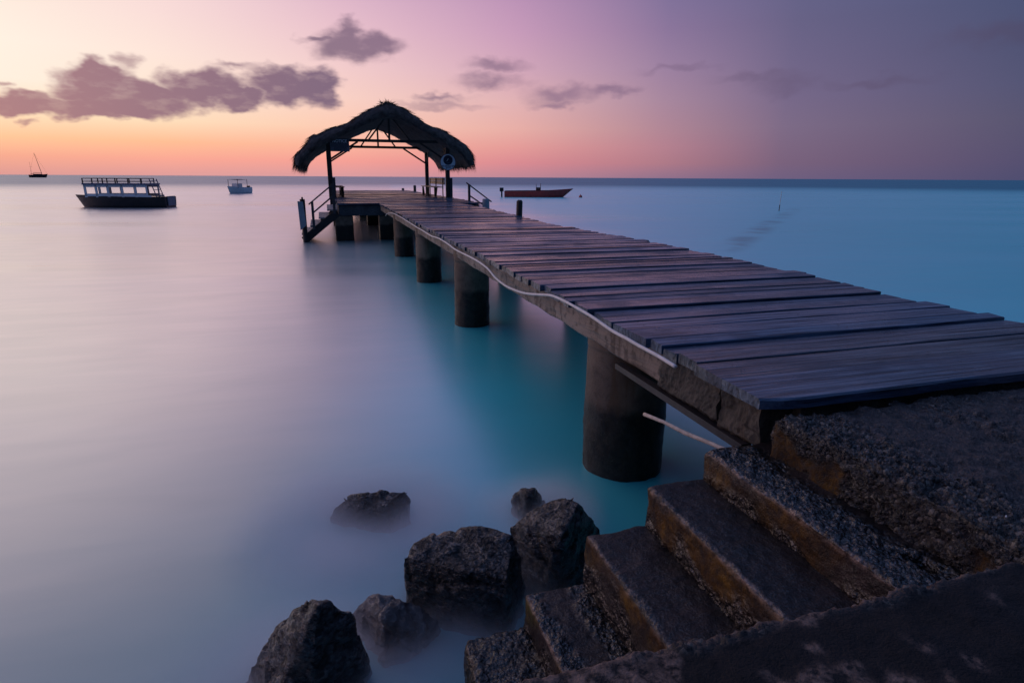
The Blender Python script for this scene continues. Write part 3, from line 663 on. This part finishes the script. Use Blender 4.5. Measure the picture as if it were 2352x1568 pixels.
part(mb, 'wave_mark', MAT['skyblue'], rs)
local(text_mesh('lettering', 'NO DIVING OFF', .082, MAT['ink'], rs, face_at(SX, SY - .004, SZ - .185), .002, .003), rs)
local(text_mesh('lettering', 'JETTY', .088, MAT['ink'], rs, face_at(SX, SY - .004, SZ - .27), .002, .003), rs)

# ------------------------------------------------------------------ benches
def bench(x_back, y0, y1, face, label, m1, m2):
    root = empty('bench', (x_back, (y0 + y1) / 2, DZ), label, 'bench')
    d = -face     # direction from back to sea side
    for k in range(2):
        mb = MB(); z = DZ + .56 + k * .155; mb.box(x_back - .02, x_back + .02, y0, y1, z, z + .142); part(mb, 'back_slat', m1, root, bevel=.006)
    mb = MB()
    for k in range(3):
        a = x_back + face * (.05 + k * .15); b_ = a + face * .138; mb.box(min(a, b_), max(a, b_), y0, y1, DZ + .42, DZ + .455)
    part(mb, 'seat', m1, root, bevel=.005)
    for y in (y0 + .25, (y0 + y1) / 2, y1 - .25):
        mb = MB(); mb.box(x_back - .06, x_back - .022, y - .04, y + .04, DZ + .005, DZ + .86) if face < 0 else mb.box(x_back + .022 - .08, x_back - .022, y - .04, y + .04, DZ + .005, DZ + .86)
        xs = x_back + face * .42; mb.box(xs - .035, xs + .035, y - .035, y + .035, DZ + .005, DZ + .419); part(mb, 'leg', m2, root)
    for y, e in ((y0 + .32, -1), (y1 - .32, 1)):
        mb = MB(); mb.bar((x_back + face * .36, y, DZ + .02), (x_back + face * .36, y + e * .32, DZ + .41), .045); part(mb, 'brace', m2, root)
    return root
bench(5.33, 28.75, 33.0, -1, 'pale wooden bench with a slatted back beside the right shelter post', MAT['bench'], MAT['bench_dark'])
lb = bench(.30, 28.6, 33.2, 1, 'dark wooden bench in shade behind the left shelter post', MAT['bench_dark'], MAT['dark_timber'])

# ------------------------------------------------------------------ boarding stairs either side of the platform
def boarding_stairs(label, sgn, x0, y0, y1, ztop, n, dx, dz, xe, ze):
    root = empty('boarding_stairs', (x0, (y0 + y1) / 2, 0), label, 'stairs', 'boarding stairs beside the jetty head')
    for i in range(n):
        mb = MB(); x = x0 + sgn * dx * i; z = ztop - dz * i; a, b_ = sorted((x, x + sgn * (dx + .06))); mb.quadbox([(a, y0 + .06, z - .06), (b_, y0 + .06, z - .06), (b_, y1 + .5, z + .05), (a, y1 + .5, z + .05), (a, y0 + .06, z - .01), (b_, y0 + .06, z - .01), (b_, y1 + .5, z + .1), (a, y1 + .5, z + .1)]); part(mb, 'tread', MAT['timber'], root, bevel=.006)
    for y in (y0, y1 + .55):
        mb = MB(); mb.bar((x0 + sgn * .02, y, ztop - .12), (xe, y, ze), .07, .26); part(mb, 'stringer', MAT['dark_timber'], root)
    return root
st = boarding_stairs('dark timber boarding stairs with a handrail going down into the sea left of the jetty', -1, .33, 22.2, 23.2, 1.1, 4, .30, .27, -.86, .05)
def handrail(root, pts_top, pts_mid, posts):
    hr = MB(); hr.bar(*pts_top, .05, .045); o = part(hr, 'handrail', MAT['rail'], root)
    hr = MB(); hr.bar(*pts_mid, .045, .05); part(hr, 'mid_rail', MAT['rail'], root)
    for a, b_ in posts:
        hr = MB(); hr.bar(a, b_, .085); part(hr, 'rail_post', MAT['rail'], root)
handrail(st, ((-.62, 22.12, 1.27), (.27, 22.12, 1.98)), ((-.48, 22.12, 1.0), (.2, 22.12, 1.55)), [((-.50, 22.12, .42), (-.50, 22.12, 1.36)), ((.22, 22.12, .95), (.22, 22.12, 1.96))])
st2 = boarding_stairs('dark timber boarding stairs with a handrail going down on the right of the jetty', 1, 5.46, 22.6, 24.0, 1.1, 4, .30, .27, 6.75, .1)
handrail(st2, ((5.30, 23.9, 1.99), (6.32, 23.9, 1.25)), ((5.42, 23.9, 1.5), (6.2, 23.9, .98)), [((5.41, 23.9, 1.25), (5.41, 23.9, 1.93)), ((6.18, 23.9, .75), (6.18, 23.9, 1.36))])

# ------------------------------------------------------------------ mooring posts
mp = empty('mooring_post', (-.83, 22.05, 0), 'dark mooring post with a pale blue sleeve at the foot of the left stairs', 'post')
mb = MB(); mb.tube([(-.80, 22.05, -1), (-.81, 22.05, .6), (-.81, 22.05, 1.45)], .085, 12); mb.tube([(-.81, 22.05, 1.44), (-.81, 22.05, 1.52)], .03, 8); part(mb, 'pole', MAT['dark_timber'], mp)
mb = MB(); mb.quadbox([(-.94, 21.90, .42), (-.74, 21.90, .58), (-.74, 21.955, .58), (-.94, 21.955, .42), (-.965, 21.90, 1.39), (-.79, 21.90, 1.37), (-.79, 21.955, 1.37), (-.965, 21.955, 1.39)]); part(mb, 'sleeve', MAT['sleeve_white'], mp)
mb = MB(); mb.tube([(4.42, 14.2, -1.2), (4.44, 14.2, .8), (4.46, 14.2, 1.64), (4.46, 14.2, 1.675)], [.08, .08, .075, .045], 14)
tag(mb.build('mooring_post', MAT['dark_timber']), 'short dark mooring post standing against the right side of the jetty', 'post')
mb = MB(); mb.tube([(5.93, 23.3, -1), (5.93, 23.3, 1.36), (5.93, 23.3, 1.39)], [.13, .13, .11], 16)
tag(mb.build('mooring_post', MAT['sleeve_white'], smooth=False), 'pale blue capped post beside the right boarding stairs', 'post')
for (x, y, z, lab) in ((5.10, 43.3, 1.44, 'small peg at the far end of the jetty, the lower of two'), (5.47, 40.0, 1.68, 'thin grey stake on the right edge of the jetty behind the pale bench')):
    mb = MB(); mb.tube([(x, y, 1.0), (x, y, z - .03), (x, y, z)], [.09, .09, .06], 10); tag(mb.build('stake', MAT['rail']), lab, 'stake')

# ------------------------------------------------------------------ concrete landing, stairs and cheek wall
def rough_block(x0, x1, y0, y1, z0, z1, res, faces, shape, name, material, parent=None, masks=None):
    """box with fine grids on the chosen faces; shape(p, n) moves a vertex; masks(p0, n) -> (rubble, algae, edge)"""
    idx = {}; V = []; Fq = []; P0 = []
    def vid(p):
        k = tuple(round(c / 1e-5) for c in p)
        if k not in idx: idx[k] = len(V); V.append(p)
        return idx[k]
    lo = (x0, y0, z0); hi = (x1, y1, z1)
    cnt = [max(1, int(round((hi[i] - lo[i]) / res))) for i in range(3)]
    def coord(i, k): return lo[i] + (hi[i] - lo[i]) * k / cnt[i]
    for ax, side in faces:
        u, v = [i for i in range(3) if i != ax]; c = lo[ax] if side < 0 else hi[ax]
        for a in range(cnt[u]):
            for b_ in range(cnt[v]):
                q = []
                for da, db in ((0, 0), (1, 0), (1, 1), (0, 1)):
                    p = [0, 0, 0]; p[ax] = c; p[u] = coord(u, a + da); p[v] = coord(v, b_ + db); q.append(vid(tuple(p)))
                flip = (side > 0) != (ax == 1)
                Fq.append(tuple(q) if flip else tuple(q[::-1]))
    nrm = [Vector() for _ in V]
    for q in Fq:
        a, b_, c = (Vector(V[q[k]]) for k in (0, 1, 2)); nn = (b_ - a).cross(c - a).normalized()
        for k in q: nrm[k] += nn
    out = []; mk = []
    for p, n_ in zip(V, nrm):
        n_ = n_.normalized(); p = Vector(p); m = masks(p, n_) if masks else (0, 0, 0); mk.append(m); out.append(tuple(shape(p, n_, m)))
    me = bpy.data.meshes.new(name); me.from_pydata(out, [], Fq); me.materials.append(material)
    for q in me.polygons: q.use_smooth = True
    for k, nm in enumerate(('rubble', 'algae', 'edge')):
        at_ = me.attributes.new(nm, 'FLOAT', 'POINT'); at_.data.foreach_set('value', [float(m[k]) for m in mk])
    o = bpy.data.objects.new(name, me); COL.objects.link(o)
    if parent: local(o, parent)
    return o
def sst(a, b_, x):
    t = max(0, min(1, (x - a) / (b_ - a))); return t * t * (3 - 2 * t)
def pebble(p, sc=60):
    d = mn.voronoi(p * sc)[0]; return 1 - min(1, d[0] * 1.3)
def shaper(box, rnd, seed, amp_r, amp_s, chip=.02, hole=None):
    x0, x1, y0, y1, z0, z1 = box; c = ((x0, x1), (y0, y1), (z0, z1))
    def f(p, n_, m):
        w = mn.noise(Vector((p.x * 3 + seed, p.y * 3, p.z * 3)))
        rr = max(.003, rnd * (1 + .9 * w) + chip * max(0, mn.noise(p * 11 + Vector((seed, 0, 0)))) * 1.6 + m[0] * .012)
        q = Vector([min(max(p[i], c[i][0] + rr), c[i][1] - rr) for i in range(3)]); d = p - q; L = d.length
        if L > 1e-9:
            dn = d / L; p2 = q + dn * min(L, rr)
        else: dn = n_; p2 = p
        h = amp_s * fbm(p + Vector((seed, 0, 0)), 9, 4)
        if hole and n_.z > .6:
            dd = math.hypot((p.x - hole[0]) / .034, (p.y - hole[1]) / .042) + .25 * mn.noise(p * 30); h -= .11 * sst(1.15, .75, dd)
        if m[0] > .01: h += m[0] * amp_r * (.3 * pebble(p + Vector((seed, 0, 0)), 46) + .3 * pebble(p + Vector((0, seed, 0)), 95) - .35 + 1.1 * fbm(p, 20, 4) + .9 * (.35 - abs(mn.noise(p * 48))) + .7 * (.35 - abs(mn.noise(p * 95))) + .8 * fbm(p, 7, 2))
        return p2 + dn * h
    return f
stairs = empty('concrete_stairs', (1.2, 1.5, 0), 'worn concrete stairs stepping down into the water beside the jetty', 'stairs')
ZS = [1.07, .936, .755, .52, .362, .22]; XS = [1.485, 1.215, .94, .675, .41, .13]; XN = [1.80] + XS[:-1]
for i, (z, x, xn) in enumerate(zip(ZS, XS, XN)):
    zb = (ZS[i + 1] if i + 1 < len(ZS) else 0) - .25
    ye = 2.035 if i != 5 else 1.9
    box = (x, xn + .05, .88, ye, zb, z)
    def masks(p, n_, i=i, x=x, z=z, xn=xn):
        up = n_.z > .6; riser = n_.x < -.5 and not up; sd = i * 7.3
        nz = mn.noise(Vector((p.x * 4, p.y * 4, sd))) * .5 + mn.noise(Vector((p.x * 14, p.y * 14, sd))) * .3
        if i == 0: rub = sst(.27, .17, (p.x - x) + nz * .12) if up else 0
        elif i in (1, 2): rub = sst(.035, .005, (p.x - x) + nz * .06) * .45 if up else 0
        elif i == 3: rub = (sst(.1, .05, (p.x - x) + nz * .05) + sst(.16, .2, (p.x - x) + nz * .06)) if up else 0
        else: rub = .8
        alg = 0; edge = 0
        if riser:
            h = z - p.z; nb = mn.noise(Vector((p.y * 6, p.z * 7, sd + 5)))
            alg = sst(.15, .07, h + nb * .11) * sst(-.15, .25, mn.noise(Vector((p.y * 3.1, p.z * 4, sd + 2))) + .55 * (p.y - 1.35))
            rub = max(rub, .8 * (1 - sst(.14, .07, h + nb * .11)))
            if i == 0: alg = max(alg, .0) * .8
        d = math.hypot(p.x - x, p.z - z)
        edge = sst(.026, .0, d + nz * .035) * 1.0 * sst(-.3, .3, nz + .1)
        if up and i in (1, 2): edge *= 1
        return (min(1, rub), alg, edge)
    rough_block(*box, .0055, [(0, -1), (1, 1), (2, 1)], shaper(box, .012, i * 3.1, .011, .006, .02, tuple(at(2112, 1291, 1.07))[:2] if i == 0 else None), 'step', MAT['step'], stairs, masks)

box = (1.745, 5.2, -1.2, 2.0, -.6, 1.2)
def lmask(p, n_):
    up = n_.z > .6
    nz = mn.noise(Vector((p.x * 3, p.y * 3, 8))) * .5 + mn.noise(Vector((p.x * 11, p.y * 11, 3))) * .3
    if up: return (max(sst(.36, .16, (p.x - 1.745) + nz * .26), (.22 + .4 * sst(-.1, .3, nz))), 0, 0)
    h = 1.236 - p.z
    alg = sst(.0, .2, mn.noise(Vector((p.y * 5.3, p.z * 7, 1))) + .9 * (p.y - 1.66)) * sst(.015, .04, h) if n_.x < -.5 else 0
    return (.9 * (1 - alg), alg, 0)
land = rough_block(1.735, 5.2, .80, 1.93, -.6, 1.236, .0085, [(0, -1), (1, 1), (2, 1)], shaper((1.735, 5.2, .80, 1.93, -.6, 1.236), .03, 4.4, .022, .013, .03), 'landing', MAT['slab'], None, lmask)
tag(land, 'rough concrete landing slab with exposed pebbles at the shore end of the jetty', 'landing')
mb = MB(); mb.box(1.93, 5.2, 1.99, 2.06, -.6, 1.236); mb.box(2.2, 5.2, 2.032, 2.45, -.8, .9)
tag(mb.build('abutment', MAT['beam_rough']), 'dark concrete abutment under the shore end of the jetty planks', 'abutment')

wb = (-.6, 5.2, -.6, .925, -.6, 1.245)
def wmask(p, n_):
    nz = mn.noise(Vector((p.x * 5, p.y * 5, 18))) * .6 + mn.noise(Vector((p.x * 17, p.y * 17, 3))) * .4
    e = .925 - p.y
    return (max(sst(.05, .0, e + nz * .05), .25 * sst(0, .4, nz)), 0, max(.6 * sst(.10, .26, nz + .24 * sst(1.0, .5, p.x) - .12 * sst(1.0, 1.5, p.x)), .4 * sst(.02, 0, e)))
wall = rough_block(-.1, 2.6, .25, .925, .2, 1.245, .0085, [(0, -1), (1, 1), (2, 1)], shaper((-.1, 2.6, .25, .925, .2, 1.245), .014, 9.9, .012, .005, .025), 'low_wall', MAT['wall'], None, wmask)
tag(wall, 'low dark concrete cheek wall with pale scrapes in the bottom right foreground', 'wall')

mb = MB(); P = [Vector((1.38, 2.62, .93)), Vector((1.47, 2.42, .99)), Vector((1.56, 2.2, 1.0)), Vector((1.62, 2.02, 1.0))]
a = Vector(at(1480, 951, .98)); b_ = Vector(at(1646, 1024, 1.02)); b_ = b_ + (b_ - a) * .35; mid = (a + b_) / 2
mb.tube([a, a.lerp(b_, .22) + Vector((0, 0, .004)), a.lerp(b_, .45) - Vector((.002, 0, .003)), a.lerp(b_, .7) + Vector((0, .004, 0)), b_], [.0105, .0095, .0115, .0105, .013], 8)
tag(mb.build('stick', MAT['stick'], smooth=True), 'thin pale stick poking out over the water from behind the top stair', 'stick')
mb = MB(); mb.tube([at(2304, 1193, 1.215), at(2312, 1191, 1.23), at(2322, 1195, 1.22)], [.004, .012, .004], 8)
tag(mb.build('shell', MAT['shell'], smooth=True), 'tiny white shell lying on the edge of the concrete landing', 'shell')

# ------------------------------------------------------------------ rocks
def c4(x, y): return (900 + x / 1.47) * .57422, (1850 + y / 1.47) * .57422
def rock(pts, label, seed, amp, material, fine=.011):
    P = [Vector(at(*c4(x, y), z)) for x, y, z in pts]
    c = sum(P, Vector()) / len(P)
    bm = bmesh.new()
    for p in P: bm.verts.new(p)
    lo = [Vector((c.x + (p.x - c.x) * 1.0, c.y + (p.y - c.y) * 1.0, -.5)) for p in P if p.z < .3]
    for p in lo: bm.verts.new(p)
    r = bmesh.ops.convex_hull(bm, input=bm.verts)
    bmesh.ops.delete(bm, geom=list({g for g in list(r['geom_interior']) + list(r['geom_unused']) if isinstance(g, bmesh.types.BMVert)}), context='VERTS')
    bmesh.ops.triangulate(bm, faces=bm.faces)
    for k in range(9):
        es = [e for e in bm.edges if e.calc_length() > fine * 1.5 and max(v.co.z for v in e.verts) > -.15]
        if not es: break
        bmesh.ops.subdivide_edges(bm, edges=es, cuts=1, use_grid_fill=False); bmesh.ops.triangulate(bm, faces=[f for f in bm.faces if len(f.verts) > 3])
    bmesh.ops.smooth_vert(bm, verts=bm.verts, factor=.25, use_axis_x=True, use_axis_y=True, use_axis_z=True)
    bm.normal_update(); sv = Vector((seed * 3.7, seed * 1.3, 0))
    for v in bm.verts:
        p = v.co * 1.0 + sv
        def facet(f):
            ds, ps = mn.voronoi(p * f); dv = mn.cell_vector(ps[0] * 7.3 + Vector((seed, 0, 0))) - Vector((.5, .5, .5)); return dv.dot(p * f - ps[0]), ds[1] - ds[0]
        fa, ea = facet(3.4); fb, eb = facet(8.5)
        h = amp * (.25 * mn.noise(p * 2.6) + 1.0 * fa + .6 * fb - .25 * max(0, .12 - ea) / .12 + .1 * (.4 - abs(mn.noise(p * 7)))) + .012 * (.3 - abs(mn.noise(Vector((p.x * 9, p.y * 9, p.z * 5))))) + .008 * (.3 - abs(mn.noise(p * 27 + sv))) + .003 * (.3 - abs(mn.noise(p * 58)))
        v.co += v.normal * h
    me = bpy.data.meshes.new('rock'); 
    o = bpy.data.objects.new('rock', me); o.location = (c.x, c.y, 0)
    bmesh.ops.translate(bm, verts=bm.verts, vec=(-c.x, -c.y, 0)); bmesh.ops.recalc_face_normals(bm, faces=bm.faces); bm.to_mesh(me); bm.free()
    me.materials.append(material)
    for q in me.polygons: q.use_smooth = True
    COL.objects.link(o); return tag(o, label, 'rock', 'boulders in the shallows below the stairs')
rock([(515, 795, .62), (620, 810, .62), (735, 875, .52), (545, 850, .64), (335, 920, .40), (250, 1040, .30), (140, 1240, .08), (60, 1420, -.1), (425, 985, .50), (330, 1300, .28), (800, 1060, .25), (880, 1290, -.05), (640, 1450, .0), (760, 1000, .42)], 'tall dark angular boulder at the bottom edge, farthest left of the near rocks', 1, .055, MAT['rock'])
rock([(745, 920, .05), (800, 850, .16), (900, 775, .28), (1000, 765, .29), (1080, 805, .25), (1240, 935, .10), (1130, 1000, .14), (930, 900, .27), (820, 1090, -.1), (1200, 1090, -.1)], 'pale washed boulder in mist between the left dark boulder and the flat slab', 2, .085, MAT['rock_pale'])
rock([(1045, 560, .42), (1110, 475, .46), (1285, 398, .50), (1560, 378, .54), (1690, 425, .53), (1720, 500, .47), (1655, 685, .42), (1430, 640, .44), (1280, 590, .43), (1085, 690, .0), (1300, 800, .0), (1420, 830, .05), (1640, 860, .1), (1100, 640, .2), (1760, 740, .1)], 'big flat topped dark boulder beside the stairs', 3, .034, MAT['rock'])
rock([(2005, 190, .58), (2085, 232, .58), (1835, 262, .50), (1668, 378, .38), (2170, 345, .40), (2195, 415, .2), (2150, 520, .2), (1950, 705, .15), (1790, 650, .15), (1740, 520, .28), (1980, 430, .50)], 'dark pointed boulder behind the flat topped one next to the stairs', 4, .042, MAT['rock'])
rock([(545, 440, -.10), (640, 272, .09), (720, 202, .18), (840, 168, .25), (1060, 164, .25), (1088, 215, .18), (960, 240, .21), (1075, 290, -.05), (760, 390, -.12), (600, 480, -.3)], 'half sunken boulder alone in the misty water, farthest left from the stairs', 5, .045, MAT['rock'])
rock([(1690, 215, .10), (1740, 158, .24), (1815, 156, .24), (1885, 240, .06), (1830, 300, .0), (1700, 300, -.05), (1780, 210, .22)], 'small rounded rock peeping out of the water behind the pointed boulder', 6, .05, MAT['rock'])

# ------------------------------------------------------------------ boats
def hull(L, B, zs_bow, zs_mid, zs_stern, rake, material, name, root, zk=-.25, transom=.8):
    N = 24; rows = []
    for i in range(N + 1):
        t = i / N                                     # 0 stern .. 1 bow
        w = B / 2 * (transom + (1 - transom) * math.sin(min(1, t / .5) * math.pi / 2)) * (1 if t < .5 else max(.02, math.cos((t - .5) / .5 * math.pi / 2) ** .75))
        zt = (zs_stern * (1 - t) ** 2 + 2 * zs_mid * t * (1 - t) + zs_bow * t * t)
        ring = []
        for (wf, zf) in ((1, 1), (.97, .7), (.9, .4), (.75, .15), (.35, 0), (0, -.05)):
            z = zk + (zt - zk) * zf; x = -L / 2 + L * t - rake * (1 - zf) * t ** 2
            ring.append((x, w * wf, z))
        ring = ring + [(x, -y, z) for x, y, z in ring[-2::-1]]
        rows.append(ring)
    mb = MB(); mb.grid(rows); m = len(rows[0]); mb.f.append(tuple(range(m)))
    # floor a little below the gunwale
    top = [(r[0], r[-1]) for r in rows]; b = len(mb.v)
    for a, c in top: mb.v += [(a[0], a[1] * .96, a[2] - .12), (c[0], c[1] * .96, c[2] - .12)]
    mb.f += [(b + 2 * i, b + 2 * i + 1, b + 2 * i + 3, b + 2 * i + 2) for i in range(N)]
    o = mb.build(name, material, smooth=False); o.parent = root; return o
def bpart(mb, name, material, root):
    o = mb.build(name, material); o.parent = root; return o
# tour boat with a roof deck
tb = empty('tour_boat', (-13.95, 50.2, 0), 'dark hulled tour boat with an open white cabin and a railed roof deck', 'boat', None, rad(180 - 16.8 + 4))
hull(6.5, 2.0, .86, .62, .74, .62, MAT['hull_dark'], 'hull', tb, transom=.85)
mb = MB()
for s in (-1, 1): mb.bar((-2.4, s * .93, .78), (1.9, s * .80, .84), .06, .12)
bpart(mb, 'gunwale', MAT['boat_white'], tb)
for s in (-1, 1):
    y = s * .84; mb = MB()
    for x in (2.02, 1.28, .5, -.45, -1.35, -2.1): mb.bar((x, y, .7), (x + .02, y, 1.56), .16 if x > -2 else .1, .05, up=(0, 1, 0))
    mb.bar((-2.05, y, 1.47), (2.1, y, 1.47), .05, .16); mb.bar((-2.05, y, .86), (2.1, y, .86), .05, .18)
    bpart(mb, 'cabin_side', MAT['boat_white'], tb)
mb = MB(); mb.box(-2.2, 2.15, -.95, .95, 1.55, 1.65); bpart(mb, 'roof', MAT['boat_blue'], tb)
mb = MB()
for s in (-1, 1):
    for z in (1.78, 1.98): mb.bar((-1.85, s * .9, z), (2.1, s * .9, z), .05)
    for x in (2.08, 1.45, .75, -.1, -.95, -1.82): mb.bar((x, s * .9, 1.65), (x, s * .9, 2.0), .06)
for z in (1.78, 1.98): mb.bar((2.09, -.9, z), (2.09, .9, z), .05)
bpart(mb, 'roof_rail', MAT['boat_rail'], tb)
mb = MB()
for s in (-1, 1): mb.bar((-2.55, s * .5, .75), (-2.2, s * .5, 1.95), .05)
for k in range(4): mb.bar((-2.5 + k * .09, -.5, .92 + k * .3), (-2.5 + k * .09, .5, .92 + k * .3), .04)
bpart(mb, 'ladder', MAT['boat_blue'], tb)
mb = MB(); mb.box(-3.33, -3.27, -.55, .55, .12, .78); bpart(mb, 'transom_board', MAT['notice'], tb)
# white motor launch seen end on
wl = empty('motor_launch', (-10.95, 87.0, 0), 'small white motor launch with a canopy moored beyond the jetty head', 'boat', None, rad(235))
hull(3.6, 1.75, .95, .72, .78, .4, MAT['boat_white'], 'hull', wl)
mb = MB(); mb.box(-.3, .55, -.45, .45, .65, 1.25); bpart(mb, 'console', MAT['boat_white'], wl)
mb = MB(); rows = [[(x, y, 1.82 - .06 * (y / .85) ** 2 - .03 * (x / .9) ** 2) for y in np.linspace(-.85, .85, 9)] for x in np.linspace(-1.0, .95, 7)]; mb.grid(rows); rows = [[(p[0], p[1], p[2] - .07) for p in r] for r in rows]; mb.grid(rows); bpart(mb, 'canopy', MAT['boat_blue'], wl)
for x in (-.85, .8):
    for s in (-1, 1):
        mb = MB(); mb.bar((x, s * .75, .7), (x, s * .75, 1.76), .04); bpart(mb, 'canopy_pole', MAT['boat_rail'], wl)
mb = MB(); mb.box(-2.0, -1.8, -.2, .2, 0, .95); bpart(mb, 'outboard_motor', MAT['motor'], wl)
# red open boat
rb = empty('open_boat', (23.6, 67.7, 0), 'long dark red open fishing boat with an outboard motor right of the jetty', 'boat', None, rad(-16.8))
hull(8.0, 1.6, 1.0, .62, .68, 1.5, MAT['hull_red'], 'hull', rb)
mb = MB()
for s in (-1, 1): mb.bar((-3.9, s * .66, .69), (1.6, s * .76, .76), .06, .06)
bpart(mb, 'gunwale', MAT['boat_rail'], rb)
mb = MB(); mb.box(-4.55, -4.1, -.22, .22, .62, 1.05); mb.box(-4.4, -4.22, -.1, .1, -.3, .62); bpart(mb, 'outboard_motor', MAT['motor'], rb)
mb = MB(); mb.box(-.35, .2, -.3, .3, .5, 1.1); mb.bar((.15, 0, 1.0), (.2, 0, 1.55), .06); mb.bar((-.3, .2, 1.0), (-.32, .2, 1.5), .05); bpart(mb, 'console', MAT['boat_rail'], rb)
for x in (-2.6, -1.3, 1.2):
    mb = MB(); mb.box(x - .14, x + .14, -.66, .66, .52, .57); bpart(mb, 'thwart', MAT['boat_rail'], rb)
bo = MB(); N = 12; rows = [[(28.2 + .2 * math.sin(math.pi * i / 8) * math.cos(2 * math.pi * k / N), 66.2 + .2 * math.sin(math.pi * i / 8) * math.sin(2 * math.pi * k / N), .08 + .2 * math.cos(math.pi * i / 8)) for k in range(N + 1)] for i in range(9)]; bo.grid(rows); bo.tube([(28.2, 66.2, .27), (28.2, 66.2, .36)], .04, 6)
tag(bo.build('buoy', MAT['buoy'], smooth=True), 'small red mooring buoy floating off the bow of the red boat', 'buoy')
# sailing yacht on the horizon
sy = empty('sailing_yacht', (-227, 605, 0), 'dark sailing yacht with bare mast near the horizon on the far left', 'boat', None, rad(0))
hull(13, 4, 2.9, 2.0, 2.2, 1.6, MAT['hull_black'], 'hull', sy, zk=-.6)
mb = MB(); mb.tube([(2.6, 0, 1.8), (1.2, 0, 10), (-.4, 0, 19.5)], [.2, .18, .12], 8); bpart(mb, 'mast', MAT['hull_black'], sy)
mb = MB(); mb.tube([(2.4, 0, 3.6), (-3.6, 0, 3.9)], .16, 8); bpart(mb, 'boom', MAT['hull_black'], sy)
mb = MB(); mb.box(-3.4, 1.8, -1.2, 1.2, 1.7, 2.9); mb.box(-5.2, -3.4, -1.1, 1.1, 2.8, 3.1); bpart(mb, 'cabin', MAT['boat_rail'], sy)
mb = MB(); mb.tube([(6.3, 0, 2.8), (-.4, 0, 19.3)], .035, 5); mb.tube([(-6.2, 0, 2.2), (-.4, 0, 19.3)], .03, 5); bpart(mb, 'rigging', MAT['hull_black'], sy)
mb = MB(); mb.tube([(-5.0, .6, 2), (-5.0, .6, 12.5)], [.09, .06], 6); mb.tube([(-5.6, .6, 8.5), (-3.6, .6, 8.3)], .05, 6); bpart(mb, 'mizzen_mast', MAT['boat_rail'], sy)
# marker pole
mk = empty('marker_pole', (30.8, 36.3, 0), 'thin white marker pole standing in the sea on the right', 'pole')
mb = MB(); mb.tube([(30.79, 36.31, .42), (30.82, 36.31, 1.36)], .022, 8); part(mb, 'upper_pole', MAT['white_pipe'], mk)
mb = MB(); mb.tube([(30.77, 36.31, -.6), (30.79, 36.31, .42)], .028, 8); part(mb, 'lower_pole', MAT['dark_timber'], mk)

# ------------------------------------------------------------------ sea mist low over the rocks (long exposure of the swell)
mm = bpy.data.materials.new('sea_mist'); mm.use_nodes = True; t = NT(mm.node_tree); t.n.clear()
out = t.new('ShaderNodeOutputMaterial'); g = t.new('ShaderNodeNewGeometry').outputs['Position']
sx = t.new('ShaderNodeSeparateXYZ'); t.link(g, sx.inputs[0])
pv = t.new('ShaderNodeVolumePrincipled'); pv.inputs['Color'].default_value = (.96, .94, .98, 1)
n1 = t.noise(t.scale(g, (1.6, 1.6, 2.5)), 1.0, 2, .5)
zz = t.math('DIVIDE', sx.outputs[2], t.maprange(n1, .3, .7, .03, .10))
den = t.math('MULTIPLY', t.math('POWER', 2.718, t.math('MULTIPLY', zz, -1.0)), 11.0)
fx = None
for px_, py_, pr_ in ((-.12, 2.3, .8), (.2, 2.45, .6), (.5, 2.6, .62), (.12, 3.55, .85), (1.15, 3.4, .5)):
    q_ = t.maprange(t.vmath('DISTANCE', t.vmath('MULTIPLY', g, (1, 1, 0)), (px_, py_, 0)), pr_ * .3, pr_ * 1.15, 1, 0, True)
    fx = q_ if fx is None else t.math('MAXIMUM', fx, q_)
den = t.math('MULTIPLY', den, fx)
t.link(den, pv.inputs['Density']); t.link(pv.outputs[0], out.inputs['Volume'])
mb = MB(); mb.box(-1.1, 1.68, 1.3, 4.6, .004, .42); mist = mb.build('sea_mist', mm); tag(mist, 'thin white mist of blurred swell around the boulders', 'mist', kind='stuff')
